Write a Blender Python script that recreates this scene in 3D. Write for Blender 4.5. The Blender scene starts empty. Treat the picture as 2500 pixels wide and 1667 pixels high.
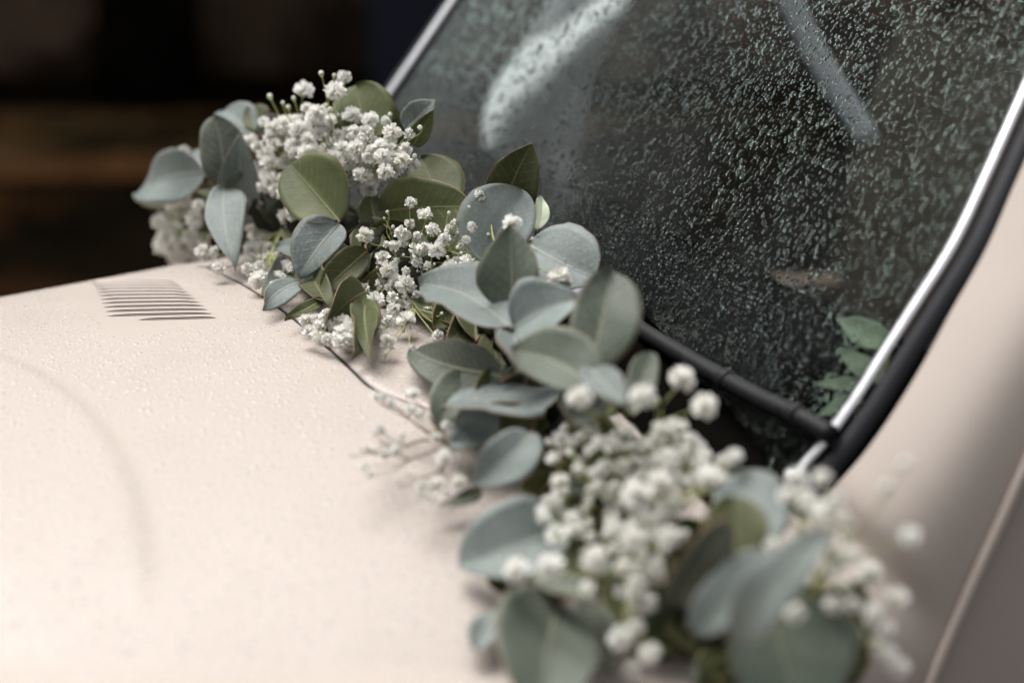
import bpy, bmesh, math, random
import numpy as np
from mathutils import Vector, Matrix

rnd = random.Random(7)
nrs = np.random.RandomState(11)
scn = bpy.context.scene
col = scn.collection

# ------------------------------------------------------------------ camera
CAM_Z, PITCH, LENS = 1.47, math.radians(20), 70.0
cam_d = bpy.data.cameras.new('camera')
cam_d.lens = LENS; cam_d.sensor_width = 36; cam_d.clip_start = 0.05; cam_d.clip_end = 500
cam_d.dof.use_dof = True
cam_d.dof.focus_distance = 1.67
cam_d.dof.aperture_fstop = 2.05
cam_d.dof.aperture_blades = 0
cam = bpy.data.objects.new('camera', cam_d); col.objects.link(cam)
cam.location = (0, 0, CAM_Z); cam.rotation_euler = (math.radians(90) - PITCH, 0, 0)
scn.camera = cam

# ------------------------------------------------------------------ sky, sun, exposure (overcast day)
SUN_EL, SUN_AZ = math.radians(58), math.radians(-40)      # azimuth measured from +Y towards +X
world = bpy.data.worlds.new('World'); scn.world = world; world.use_nodes = True
wn = world.node_tree; wn.nodes.clear()
sky = wn.nodes.new('ShaderNodeTexSky'); sky.sky_type = 'NISHITA'; sky.sun_disc = False
sky.sun_elevation = SUN_EL; sky.sun_rotation = SUN_AZ; sky.dust_density = 6; sky.air_density = 1.2; sky.ozone_density = 1
hs = wn.nodes.new('ShaderNodeHueSaturation'); hs.inputs['Saturation'].default_value = 0.10
bg = wn.nodes.new('ShaderNodeBackground'); bg.inputs['Strength'].default_value = 0.055
wo = wn.nodes.new('ShaderNodeOutputWorld')
wn.links.new(sky.outputs[0], hs.inputs['Color']); wn.links.new(hs.outputs[0], bg.inputs['Color']); wn.links.new(bg.outputs[0], wo.inputs[0])
sl = bpy.data.lights.new('sun', 'SUN'); sl.energy = 1.5; sl.angle = math.radians(50); sl.color = (1.0, 0.975, 0.95)
sun = bpy.data.objects.new('sun', sl); col.objects.link(sun)
sdir = Vector((math.sin(SUN_AZ) * math.cos(SUN_EL), math.cos(SUN_AZ) * math.cos(SUN_EL), math.sin(SUN_EL)))
sun.rotation_euler = sdir.to_track_quat('Z', 'Y').to_euler(); sun.location = (-3, 4, 8)
scn.view_settings.view_transform = 'Standard'; scn.view_settings.look = 'None'
scn.view_settings.exposure = 1.85; scn.view_settings.gamma = 1.0; scn.view_settings.use_curve_mapping = False
scn.cycles.use_denoising = True
scn.cycles.max_bounces = 10; scn.cycles.transmission_bounces = 8; scn.cycles.transparent_max_bounces = 16
scn.cycles.caustics_reflective = False; scn.cycles.caustics_refractive = False
scn.cycles.sample_clamp_indirect = 6.0

# ------------------------------------------------------------------ helpers
TAN = 36.0 / LENS
FWD = Vector((0, math.cos(PITCH), -math.sin(PITCH))); UPV = Vector((0, math.sin(PITCH), math.cos(PITCH))); RGT = Vector((1, 0, 0))
CAM = Vector((0, 0, CAM_Z))
def ray(px, py):
    return FWD + RGT * ((px - 1250) / 2500 * TAN) + UPV * ((833.5 - py) / 2500 * TAN)
def atY(px, py, Y):
    d = ray(px, py); return CAM + d * (Y / d.y)
def px_m(P):                                   # metres per photo pixel at a point
    return (P - CAM).dot(FWD) * TAN / 2500
def to_px(P):
    q = P - CAM; f = q.dot(FWD); return (1250 + q.x / f / TAN * 2500, 833.5 - q.dot(UPV) / f / TAN * 2500)

PHI = math.radians(28)
R2 = Vector((math.cos(PHI), math.sin(PHI), 0)); L2 = Vector((-math.sin(PHI), math.cos(PHI), 0))   # car: rearwards, far side
O2 = Vector((0, 1.45, 0)); Z = Vector((0, 0, 1))
def world_rs(r, s, z): return O2 + R2 * r + L2 * s + Z * z
def rs_of(P):
    q = P - O2; return q.dot(R2), q.dot(L2)
def sstep(a, b, x):
    t = min(1, max(0, (x - a) / (b - a))); return t * t * (3 - 2 * t)
SC = 0.20
def wing_line(r): return -0.150 - 0.42 * (r + 0.44)
def zbase(r, s):
    d = s - SC
    z = 0.92 - 0.36 * d * d + 0.030 * min(r, 0) - 0.01 * min(r, 0) ** 2
    e = max(0, d - 0.22); z -= 1.0 * e * e
    return z
def zsurf(r, s):
    if r < -0.115:
        se = wing_line(r)
        if s < se:                                              # wing: flatter than the bonnet's flank
            z = zbase(r, se) + 0.10 * (s - se) - 0.15 * (s - se) ** 2
            return z - 0.0025 * sstep(0, 0.012, se - s)
    z = zbase(r, s)
    rc = -0.302 - 0.9 * (s - 0.06) ** 2                         # raised pressing on the bonnet
    z += 0.0030 * sstep(-0.002, 0.014, rc - r) * sstep(-0.17, -0.05, s)
    return z
def hit_surf(px, py, h=0.0):
    d = ray(px, py); t = 0.7
    while t < 3.2:
        P = CAM + d * t
        if P.z < zsurf(*rs_of(P)) + h: return P
        t += 0.002
    return CAM + d * 2.2

def new_obj(name, me, parent=None, mat=None):
    o = bpy.data.objects.new(name, me); col.objects.link(o)
    if parent is not None: o.parent = parent
    if mat is not None and me is not None and not me.materials:
        for m in (mat if isinstance(mat, (list, tuple)) else [mat]): me.materials.append(m)
    return o
def mesh_from(name, vs, fs, smooth=True, mats=None):
    me = bpy.data.meshes.new(name); me.from_pydata([tuple(v) for v in vs], [], fs); me.update()
    if smooth: me.polygons.foreach_set('use_smooth', [True] * len(me.polygons))
    if mats is not None: me.polygons.foreach_set('material_index', mats)
    return me
def empty(name, loc, label, cat, group=None):
    o = bpy.data.objects.new(name, None); col.objects.link(o); o.location = loc; o.empty_display_size = 0.05
    o['label'] = label; o['category'] = cat
    if group: o['group'] = group
    return o
def local(parent, vs):
    return [v - parent.location for v in vs]
def grid_mesh(name, nu, nv, f, smooth=True):
    vs = [f(i / nu, j / nv) for i in range(nu + 1) for j in range(nv + 1)]
    fs = [(i * (nv + 1) + j, i * (nv + 1) + j + 1, (i + 1) * (nv + 1) + j + 1, (i + 1) * (nv + 1) + j) for i in range(nu) for j in range(nv)]
    return vs, fs
def tube(pts, rad, n=6, cap=True, ref=Vector((0.3, 0.2, 0.93))):
    vs, fs = [], []
    m = len(pts)
    for i, p in enumerate(pts):
        a = (pts[min(i + 1, m - 1)] - pts[max(i - 1, 0)]).normalized()
        x = a.cross(ref)
        if x.length < 0.05: x = a.cross(Vector((1, 0, 0)))
        x.normalize(); y = a.cross(x)
        r = rad[i] if isinstance(rad, (list, tuple)) else rad
        for k in range(n):
            t = 2 * math.pi * k / n; vs.append(p + x * (r * math.cos(t)) + y * (r * math.sin(t)))
    for i in range(m - 1):
        for k in range(n):
            k2 = (k + 1) % n; fs.append((i * n + k, i * n + k2, (i + 1) * n + k2, (i + 1) * n + k))
    if cap:
        fs.append(tuple(reversed(range(n)))); fs.append(tuple(range((m - 1) * n, m * n)))
    return vs, fs
def join(parts):
    V, F = [], []
    for v, f in parts:
        o = len(V); V += list(v); F += [tuple(i + o for i in q) for q in f]
    return V, F
def smooth_pts(ctrl, n):
    out = []; m = len(ctrl)
    for i in range(m - 1):
        p0, p1, p2, p3 = ctrl[max(i - 1, 0)], ctrl[i], ctrl[i + 1], ctrl[min(i + 2, m - 1)]
        for k in range(n):
            t = k / n
            out.append(0.5 * ((2 * p1) + (p2 - p0) * t + (2 * p0 - 5 * p1 + 4 * p2 - p3) * t * t + (3 * p1 - p0 - 3 * p2 + p3) * t ** 3))
    out.append(ctrl[-1]); return out

# ------------------------------------------------------------------ materials
class NT:
    def __init__(s, name):
        s.m = bpy.data.materials.new(name); s.m.use_nodes = True; s.t = s.m.node_tree; s.t.nodes.clear()
        s.out = s.n('ShaderNodeOutputMaterial')
    def n(s, typ, **kw):
        x = s.t.nodes.new(typ)
        for k, v in kw.items(): setattr(x, k, v)
        return x
    def l(s, a, b): s.t.links.new(a, b)
    def math(s, op, a, b=None, c=None):
        x = s.n('ShaderNodeMath', operation=op)
        for i, v in enumerate((a, b, c)):
            if v is None: continue
            if isinstance(v, (int, float)): x.inputs[i].default_value = v
            else: s.l(v, x.inputs[i])
        return x.outputs[0]
    def mix(s, f, a, b):
        x = s.n('ShaderNodeMix', data_type='RGBA')
        for sock, v in ((x.inputs[0], f), (x.inputs[6], a), (x.inputs[7], b)):
            if isinstance(v, (int, float)): sock.default_value = v
            elif isinstance(v, tuple): sock.default_value = v + (1,) if len(v) == 3 else v
            else: s.l(v, sock)
        return x.outputs[2]
    def noise(s, vec, scale, detail=4, rough=0.5):
        x = s.n('ShaderNodeTexNoise'); x.inputs['Scale'].default_value = scale; x.inputs['Detail'].default_value = detail; x.inputs['Roughness'].default_value = rough
        if vec is not None: s.l(vec, x.inputs['Vector'])
        return x.outputs[0]
    def ramp(s, f, a, b):
        x = s.n('ShaderNodeMapRange'); x.inputs[1].default_value = a; x.inputs[2].default_value = b; s.l(f, x.inputs[0]); x.clamp = True
        return x.outputs[0]
    def bump(s, h, strength, dist):
        x = s.n('ShaderNodeBump'); x.inputs['Strength'].default_value = strength; x.inputs['Distance'].default_value = dist; s.l(h, x.inputs['Height']); return x.outputs[0]
    def pbr(s, color, rough=0.5, **kw):
        x = s.n('ShaderNodeBsdfPrincipled')
        for k, v in dict(**{'Base Color': color, 'Roughness': rough}, **kw).items():
            if isinstance(v, tuple) and len(v) == 3 and k == 'Base Color': x.inputs[k].default_value = v + (1,)
            elif isinstance(v, (int, float, tuple)): x.inputs[k].default_value = v
            else: s.l(v, x.inputs[k])
        return x
    def done(s, sh): s.l(sh, s.out.inputs[0]); return s.m

def geo_pos(N): return N.n('ShaderNodeNewGeometry').outputs['Position']

def mat_paint():
    N = NT('beige_car_paint'); p = geo_pos(N)
    c = N.mix(N.noise(p, 9, 5), (0.400, 0.342, 0.303), (0.430, 0.372, 0.332))
    rf = N.ramp(N.noise(p, 30, 6), 0.3, 0.8)
    r2 = N.math('MULTIPLY_ADD', rf, 0.18, 0.42)
    b = N.pbr(c, r2, **{'Coat Weight': 0.10, 'Coat Roughness': 0.30, 'Specular IOR Level': 0.32})
    N.l(N.bump(N.noise(p, 160, 3), 0.06, 0.002), b.inputs['Normal'])
    return N.done(b.outputs[0])
def mat_simple(name, c, rough, vary=0.25, scale=60, metal=0.0, bump=0.1, bd=0.001, **kw):
    N = NT(name); p = geo_pos(N); n = N.noise(p, scale, 5)
    cc = N.mix(n, tuple(x * (1 - vary) for x in c), tuple(min(1, x * (1 + vary)) for x in c))
    b = N.pbr(cc, N.math('MULTIPLY_ADD', n, 0.2, rough - 0.1), Metallic=metal, **kw)
    if bump: N.l(N.bump(N.noise(p, scale * 4, 4), bump, bd), b.inputs['Normal'])
    return N.done(b.outputs[0])

def mat_leaf(name, c1, c2, vein, rim, translu, bloom):
    N = NT(name)
    uv = N.n('ShaderNodeUVMap', uv_map='metric').outputs[0]
    nv = N.n('ShaderNodeUVMap', uv_map='norm').outputs[0]
    sx = N.n('ShaderNodeSeparateXYZ'); N.l(uv, sx.inputs[0])
    sn = N.n('ShaderNodeSeparateXYZ'); N.l(nv, sn.inputs[0])
    info = N.n('ShaderNodeObjectInfo')
    off = N.n('ShaderNodeVectorMath', operation='ADD'); N.l(uv, off.inputs[0])
    cx = N.n('ShaderNodeCombineXYZ'); N.l(N.math('MULTIPLY', info.outputs['Random'], 37.0), cx.inputs[0]); N.l(cx.outputs[0], off.inputs[1])
    v = off.outputs[0]
    big = N.noise(v, 2.6, 4, 0.6); fine = N.noise(v, 34, 5, 0.65)
    base = N.mix(N.ramp(big, 0.3, 0.72), c1, c2)
    hsv = N.n('ShaderNodeHueSaturation'); N.l(base, hsv.inputs['Color'])
    N.l(N.math('MULTIPLY_ADD', info.outputs['Random'], 0.50, 0.66), hsv.inputs['Value'])
    N.l(N.math('MULTIPLY_ADD', info.outputs['Random'], 0.018, 0.491), hsv.inputs['Hue'])
    c = hsv.outputs[0]
    spk = N.ramp(fine, 0.52, 0.75)
    c = N.mix(N.math('MULTIPLY', spk, bloom), c, (0.42, 0.48, 0.46))
    av = N.math('ABSOLUTE', sx.outputs[1])
    # side veins
    wob = N.math('MULTIPLY_ADD', N.noise(v, 5, 3), 0.12, -0.06)
    q = N.math('ADD', N.math('SUBTRACT', sx.outputs[0], N.math('MULTIPLY', av, 0.95)), wob)
    fr = N.math('PINGPONG', N.math('MULTIPLY', q, 11.0), 0.5)
    sv = N.math('SUBTRACT', 1.0, N.ramp(fr, 0.0, 0.06))
    sv = N.math('MULTIPLY', sv, N.ramp(fine, 0.3, 0.6))
    fade = N.math('SUBTRACT', 1.0, N.ramp(av, 0.06, 0.32))
    c = N.mix(N.math('MULTIPLY', N.math('MULTIPLY', sv, 0.55), fade), c, vein)
    taper = N.math('MULTIPLY_ADD', sn.outputs[0], -0.010, 0.0125)
    mid = N.math('SUBTRACT', 1.0, N.ramp(N.math('DIVIDE', av, taper), 0.55, 1.1))
    c = N.mix(N.math('MULTIPLY', mid, 0.75), c, vein)
    rimf = N.ramp(N.math('ABSOLUTE', N.math('MULTIPLY_ADD', sn.outputs[1], 2.0, -1.0)), 0.965, 1.0)
    c = N.mix(N.math('MULTIPLY', rimf, 0.55), c, rim)
    # blemishes
    bl = N.ramp(N.noise(v, 13, 3, 0.5), 0.70, 0.78)
    c = N.mix(N.math('MULTIPLY', bl, 0.35), c, (0.17, 0.12, 0.06))
    b = N.pbr(c, N.math('MULTIPLY_ADD', fine, 0.25, 0.42), **{'Specular IOR Level': 0.38, 'Sheen Weight': 0.12})
    h = N.math('ADD', N.math('MULTIPLY', mid, 1.0), N.math('MULTIPLY', N.math('MULTIPLY', sv, fade), 0.35))
    h = N.math('ADD', h, N.math('MULTIPLY', fine, 0.28))
    h = N.math('ADD', h, N.math('MULTIPLY', big, 1.1))
    N.l(N.bump(h, 0.6, 0.0014), b.inputs['Normal'])
    tr = N.n('ShaderNodeBsdfTranslucent'); N.l(N.mix(0.5, c, (0.22, 0.30, 0.04)), tr.inputs[0])
    ms = N.n('ShaderNodeMixShader'); ms.inputs[0].default_value = translu
    N.l(b.outputs[0], ms.inputs[1]); N.l(tr.outputs[0], ms.inputs[2])
    return N.done(ms.outputs[0])

def mat_petal():
    N = NT('white_petal')
    co = N.n('ShaderNodeTexCoord').outputs['Object']
    ln = N.n('ShaderNodeVectorMath', operation='LENGTH'); N.l(co, ln.inputs[0])
    info = N.n('ShaderNodeObjectInfo')
    f = N.ramp(ln.outputs['Value'], 0.06, 0.24)
    white = N.mix(info.outputs['Random'], (0.90, 0.885, 0.84), (0.93, 0.925, 0.90))
    c = N.mix(f, (0.56, 0.60, 0.34), white)
    b = N.pbr(c, 0.6, **{'Specular IOR Level': 0.25})
    tr = N.n('ShaderNodeBsdfTranslucent'); N.l(c, tr.inputs[0])
    ms = N.n('ShaderNodeMixShader'); ms.inputs[0].default_value = 0.35
    N.l(b.outputs[0], ms.inputs[1]); N.l(tr.outputs[0], ms.inputs[2])
    return N.done(ms.outputs[0])

def mat_glass_pane():
    N = NT('windscreen_glass')
    p = geo_pos(N)
    fr = N.n('ShaderNodeFresnel'); fr.inputs['IOR'].default_value = 1.5
    gl = N.n('ShaderNodeBsdfGlossy'); gl.inputs['Roughness'].default_value = 0.03
    tp = N.n('ShaderNodeBsdfTransparent'); tp.inputs[0].default_value = (0.80, 0.88, 0.84, 1)
    ms = N.n('ShaderNodeMixShader'); N.l(fr.outputs[0], ms.inputs[0]); N.l(tp.outputs[0], ms.inputs[1]); N.l(gl.outputs[0], ms.inputs[2])
    # fine mist of droplets too small to model
    df = N.n('ShaderNodeBsdfDiffuse'); df.inputs[0].default_value = (0.75, 0.78, 0.78, 1)
    m2 = N.n('ShaderNodeMixShader')
    dt = N.n('ShaderNodeVectorMath', operation='DOT_PRODUCT'); N.l(p, dt.inputs[0]); dt.inputs[1].default_value = tuple(L2)
    far = N.ramp(dt.outputs['Value'], 1.25 + 0.10, 1.25 + 0.70)                     # reflection haze painted as diffuse, stronger towards the far side
    mist = N.math('MULTIPLY', N.ramp(N.noise(p, 7, 5, 0.6), 0.36, 0.75), 0.018)
    N.l(N.math('ADD', mist, N.math('MULTIPLY', far, 0.06)), m2.inputs[0])
    N.l(ms.outputs[0], m2.inputs[1]); N.l(df.outputs[0], m2.inputs[2])
    return N.done(m2.outputs[0])
def mat_drop_refract():
    N = NT('rain_drop_on_glass')
    g = N.n('ShaderNodeBsdfGlass'); g.inputs['IOR'].default_value = 1.33; g.inputs['Roughness'].default_value = 0.0; g.inputs[0].default_value = (0.80, 0.90, 0.87, 1)
    return N.done(g.outputs[0])
def mat_drop_clear(name, lit_share, rough=0.02, lit_tint=(0.9, 0.9, 0.9)):
    N = NT(name)
    fr = N.n('ShaderNodeFresnel'); fr.inputs['IOR'].default_value = 1.33
    gl = N.n('ShaderNodeBsdfGlossy'); gl.inputs['Roughness'].default_value = rough
    tp = N.n('ShaderNodeBsdfTransparent'); tp.inputs[0].default_value = (0.98, 0.98, 0.98, 1)
    df2 = N.n('ShaderNodeBsdfDiffuse'); df2.inputs[0].default_value = lit_tint + (1,)
    m0 = N.n('ShaderNodeMixShader'); m0.inputs[0].default_value = lit_share; N.l(tp.outputs[0], m0.inputs[1]); N.l(df2.outputs[0], m0.inputs[2])  # pale diffuse share imitates the light a drop focuses
    ms = N.n('ShaderNodeMixShader'); N.l(fr.outputs[0], ms.inputs[0]); N.l(m0.outputs[0], ms.inputs[1]); N.l(gl.outputs[0], ms.inputs[2])
    return N.done(ms.outputs[0])

M = {}
M['paint'] = mat_paint()
M['chrome'] = mat_simple('polished_trim', (0.82, 0.82, 0.84), 0.42, 0.08, 120, 1.0, 0.05)
M['rubber'] = mat_simple('black_rubber', (0.013, 0.0135, 0.017), 0.6, 0.3, 90, 0, 0.2, 0.001, **{'Specular IOR Level': 0.3})
M['slot'] = mat_simple('shaded_slot', (0.15, 0.122, 0.104), 0.8, 0.3, 90)  # brown stands in for the shade inside the louvre openings
M['wiper'] = mat_simple('black_wiper_plastic', (0.008, 0.008, 0.009), 0.6, 0.5, 150, 0, 0.35, 0.001, **{'Specular IOR Level': 0.25})
M['dark'] = mat_simple('black_cabin_vinyl', (0.004, 0.0036, 0.003), 0.95, 0.4, 40, 0, 0.3, 0.001, **{'Specular IOR Level': 0.0})
M['seat'] = mat_simple('dark_brown_seat_leather', (0.035, 0.026, 0.018), 0.5, 0.4, 30, 0, 0.4)
M['tan'] = mat_simple('tan_trim', (0.30, 0.21, 0.17), 0.55, 0.2, 40)
M['grey_strip'] = mat_simple('grey_streak_and_arm', (0.42, 0.40, 0.45), 0.6, 0.1, 200)
M['reflection_sheet'] = mat_simple('reflection_patch', (0.62, 0.63, 0.65), 0.8, 0.06, 60, 0, 0.3, 0.004)
M['glass'] = mat_glass_pane(); M['drop'] = mat_drop_refract(); M['dew'] = mat_drop_clear('dew_drop', 0.12); M['bead'] = mat_drop_clear('rain_bead_on_paint', 0.42, 0.18, (0.70, 0.66, 0.62))
M['leaf_g'] = mat_leaf('glaucous_eucalyptus_leaf', (0.125, 0.155, 0.142), (0.225, 0.258, 0.248), (0.34, 0.36, 0.29), (0.30, 0.15, 0.08), 0.12, 0.45)
M['leaf_o'] = mat_leaf('olive_eucalyptus_leaf', (0.058, 0.076, 0.020), (0.115, 0.130, 0.040), (0.26, 0.25, 0.10), (0.36, 0.15, 0.05), 0.22, 0.08)
M['leaf_s'] = mat_leaf('sage_eucalyptus_leaf', (0.072, 0.090, 0.062), (0.138, 0.160, 0.120), (0.33, 0.33, 0.22), (0.32, 0.18, 0.09), 0.20, 0.25)
M['leaf_p'] = mat_leaf('pale_green_leaf', (0.70, 0.80, 0.55), (0.82, 0.88, 0.70), (0.55, 0.60, 0.40), (0.42, 0.50, 0.28), 0.2, 0.2)
M['rim'] = mat_simple('leaf_rim', (0.27, 0.16, 0.085), 0.5, 0.3, 200)
M['stem'] = mat_simple('green_flower_stem', (0.30, 0.33, 0.12), 0.5, 0.3, 120)
M['twig'] = mat_simple('brown_eucalyptus_twig', (0.17, 0.12, 0.07), 0.6, 0.35, 120)
M['calyx'] = mat_simple('green_calyx', (0.36, 0.42, 0.20), 0.5, 0.25, 200)
M['petal'] = mat_petal()
M['node'] = mat_simple('reddish_node', (0.20, 0.075, 0.055), 0.5, 0.3, 200)

# ------------------------------------------------------------------ ground and background
def mat_ground():
    N = NT('dark_wet_ground'); p = geo_pos(N)
    c = N.mix(N.ramp(N.noise(p, 1.7, 6, 0.6), 0.35, 0.7), (0.004, 0.0034, 0.002), (0.013, 0.009, 0.005))
    c = N.mix(N.ramp(N.noise(p, 2.6, 4), 0.55, 0.7), c, (0.045, 0.019, 0.008))
    b = N.pbr(c, 0.95, **{'Specular IOR Level': 0.0}); N.l(N.bump(N.noise(p, 40, 5), 0.5, 0.02), b.inputs['Normal'])
    return N.done(b.outputs[0])
def mat_litter(name, c1, c2, c3):
    N = NT(name); p = geo_pos(N)
    c = N.mix(N.ramp(N.noise(p, 1.9, 5, 0.6), 0.44, 0.58), c1, c2)
    c = N.mix(N.ramp(N.noise(p, 4.2, 4), 0.52, 0.62), c, c3)
    b = N.pbr(c, 0.95, **{'Specular IOR Level': 0.0}); N.l(N.bump(N.noise(p, 30, 6), 0.8, 0.03), b.inputs['Normal'])
    return N.done(b.outputs[0])
g = new_obj('ground', mesh_from('ground', [(-150, -150, 0), (150, -150, 0), (150, 150, 0), (-150, 150, 0)], [(0, 1, 2, 3)], False), None, mat_ground())
g['kind'] = 'structure'
# leaf-littered verge
def verge_f(u, v):
    x = -12 + 26 * u; y = 5.30 + 0.85 * v
    return Vector((x, y, 0.006 + 0.09 * math.sin(math.pi * min(1, v * 1.1 + 0.02)) ** 0.7 * (0.8 + 0.3 * math.sin(x * 3.1) * math.sin(x * 1.3 + 1))))
vs, fs = grid_mesh('verge', 120, 10, verge_f)
vg = new_obj('verge', mesh_from('verge', vs, fs), None, mat_litter('brown_leaf_litter', (0.022, 0.016, 0.008), (0.105, 0.062, 0.028), (0.12, 0.055, 0.022)))
vg['kind'] = 'structure'
# dark timber wall with boards
wall = empty('timber_wall', (0, 6.75, 0), 'dark brown timber board wall behind the leaf-strewn verge', 'wall')
mw = mat_litter('dark_stained_timber', (0.034, 0.024, 0.017), (0.12, 0.083, 0.057), (0.15, 0.10, 0.07))
def box(cx, cy, cz, sx, sy, sz):
    vs = [Vector((cx + a * sx / 2, cy + b * sy / 2, cz + c * sz / 2)) for a in (-1, 1) for b in (-1, 1) for c in (-1, 1)]
    return vs, [(0, 1, 3, 2), (4, 6, 7, 5), (0, 4, 5, 1), (2, 3, 7, 6), (0, 2, 6, 4), (1, 5, 7, 3)]
bm_v, bm_f = box(0, 0, 1.35, 0.392, 0.03, 2.7)
bme = mesh_from('board', bm_v, bm_f, False); bme.materials.append(mw)
for i in range(44):
    b = new_obj('board', bme, wall); b.location = (-10 + i * 0.4, rnd.uniform(-0.012, 0.012), 0)
bk_v, bk_f = box(-1.2, 0.05, 1.34, 18, 0.03, 2.68)
new_obj('backing', mesh_from('backing', bk_v, bk_f, False), wall, M['dark'])

# trees: the trunk in the background and the trees mirrored in the windscreen
bark = mat_litter('dark_bark', (0.004, 0.0035, 0.0028), (0.011, 0.009, 0.006), (0.014, 0.011, 0.008))
def mat_foliage():
    N = NT('dark_tree_foliage'); info = N.n('ShaderNodeNewGeometry')
    c = N.mix(info.outputs['Random Per Island'], (0.018, 0.030, 0.012), (0.055, 0.075, 0.028))
    b = N.pbr(c, 0.6, **{'Specular IOR Level': 0.2}); return N.done(b.outputs[0])
fol = mat_foliage()
def crown_mesh(name, clumps, n, leaf):
    c = np.array([[k[0], k[1], k[2]] for k in clumps]); rr = np.array([k[3] for k in clumps])
    idx = nrs.choice(len(clumps), n, p=rr ** 2 / (rr ** 2).sum())
    d = nrs.normal(size=(n, 3)); d /= np.linalg.norm(d, axis=1)[:, None]
    P = c[idx] + d * (rr[idx] * nrs.uniform(0.35, 1.0, n) ** 0.6)[:, None]
    a = nrs.normal(size=(n, 3)); a /= np.linalg.norm(a, axis=1)[:, None]
    b = np.cross(a, nrs.normal(size=(n, 3))); b /= np.linalg.norm(b, axis=1)[:, None]
    s = leaf * nrs.uniform(0.6, 1.3, n)[:, None]
    V = np.stack([P - a * s, P + b * s * 0.5, P + a * s, P - b * s * 0.5], 1).reshape(-1, 3)
    me = bpy.data.meshes.new(name); me.vertices.add(4 * n); me.vertices.foreach_set('co', V.ravel())
    me.loops.add(4 * n); me.loops.foreach_set('vertex_index', np.arange(4 * n)); me.polygons.add(n)
    me.polygons.foreach_set('loop_start', np.arange(n) * 4); me.update(calc_edges=True); me.materials.append(fol)
    return me
def tree(x, y, h, r0, spread, n, label, seed, low=2.4):
    q = random.Random(seed)
    t = empty('tree', (x, y, 0), label, 'tree')
    parts = [tube(smooth_pts([Vector((0, 0, -0.05)), Vector((0.02, 0.02, h * 0.2)), Vector((q.uniform(-.2, .2), q.uniform(-.2, .2), h * 0.5)), Vector((q.uniform(-.3, .3), 0, h * 0.85))], 6),
                  [r0 * (1.15 - 1.0 * i / 19) for i in range(19)], 14)]
    clumps = []
    for i in range(16):
        a = q.uniform(0, 6.28); z = q.uniform(low + 0.6, h); rad = spread * math.sqrt(max(0.1, 1 - ((z - h * 0.6) / (h * 0.55)) ** 2)) * q.uniform(0.35, 1)
        c = Vector((rad * math.cos(a), rad * math.sin(a), z)); clumps.append((c.x, c.y, c.z, q.uniform(0.5, 1.0) * spread * 0.42))
        parts.append(tube([Vector((0, 0, z * 0.62)), c * 0.5 + Vector((0, 0, z * 0.36)), c], [r0 * 0.4, r0 * 0.22, r0 * 0.07], 6))
    v, f = join(parts); new_obj('trunk', mesh_from('trunk', v, f), t, bark)
    new_obj('crown', crown_mesh('crown', clumps, n, 0.16), t)
    return t
p_tr = atY(368, 262, 6.35)
tree(p_tr.x, 6.35, 6.5, 0.165, 2.4, 7000, 'dark tree trunk standing on the verge before the timber wall', 3, 2.9)
tree(-8.6, 7.6, 9.0, 0.24, 3.6, 16000, 'broad leafy tree mirrored in the wet windscreen, left of the verge', 5, 0.8)
tree(-9.8, 3.2, 9.5, 0.24, 3.4, 16000, 'tall leafy tree mirrored in the windscreen, ahead of the car', 8, 0.8)
# blue bin beside the wall
pb = atY(985, 150, 6.2)
bn = empty('blue_bin', (pb.x + 0.02, 6.2, 0), 'dark blue wheeled bin standing against the timber wall', 'bin')
mb = mat_simple('dark_blue_plastic', (0.004, 0.009, 0.024), 0.5, 0.2, 20)
def bin_f(z, k): return [Vector((a * 0.125 * k, b * 0.20 * k, z)) for a, b in ((-1, -1), (1, -1), (1, 1), (-1, 1))]
v = bin_f(0.06, 0.86) + bin_f(0.95, 1.0) + bin_f(0.953, 1.06) + bin_f(1.0, 1.06)
f = [(3, 2, 1, 0)] + [(i * 4 + k, i * 4 + (k + 1) % 4, i * 4 + 4 + (k + 1) % 4, i * 4 + 4 + k) for i in range(3) for k in range(4)] + [(12, 13, 14, 15)]
new_obj('body', mesh_from('body', v, f, False), bn, mb)
lv, lf = grid_mesh('lid', 6, 6, lambda a, b: Vector(((a - .5) * 0.28, (b - .5) * 0.46, 1.004 + 0.05 * math.sin(math.pi * a) * math.sin(math.pi * b))))
new_obj('lid', mesh_from('lid', lv, lf), bn, mb)
for sx in (-1, 1):
    wv, wf = tube([Vector((sx * 0.09, 0.17, 0.09)), Vector((sx * 0.12, 0.17, 0.09))], 0.09, 16)
    new_obj('wheel', mesh_from('wheel', wv, wf), bn, M['rubber'])

# ------------------------------------------------------------------ the car
CAR0 = world_rs(-0.1, 0.2, 0.0)
car = empty('vintage_car', CAR0, 'beige vintage car with rain-beaded bonnet and chrome-trimmed windscreen', 'car')
def cpart(name, vs, fs, mat, smooth=True, parent=None):
    return new_obj(name, mesh_from(name, [v - CAR0 for v in vs], fs, smooth), parent or car, mat)
SEAM_A, SEAM_B = -0.1045, -0.0985
def bend(s):
    d = max(0.0, 0.05 - s); return min(0.085, 0.75 * d * d / (d + 0.03))
def bon(u, v):
    s = -0.62 + 1.60 * v; r = -1.05 + (SEAM_A + bend(s) + 1.05) * (1 - (1 - u) ** 1.25)
    return world_rs(r, s, zsurf(r, s))
vs, fs = grid_mesh('bonnet', 190, 210, bon)
n = 211
base = 190 * n
for j in range(n):                                                 # rolled rear lip
    P = vs[base + j]; vs.append(P + R2 * 0.002 - Z * 0.0022)
for j in range(n): vs.append(vs[base + n + j] - Z * 0.016)
for j in range(n - 1):
    fs.append((base + j, base + j + 1, base + n + j + 1, base + n + j)); fs.append((base + n + j, base + n + j + 1, base + 2 * n + j + 1, base + 2 * n + j))
bonnet = cpart('bonnet', vs, fs, M['paint'])
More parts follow.
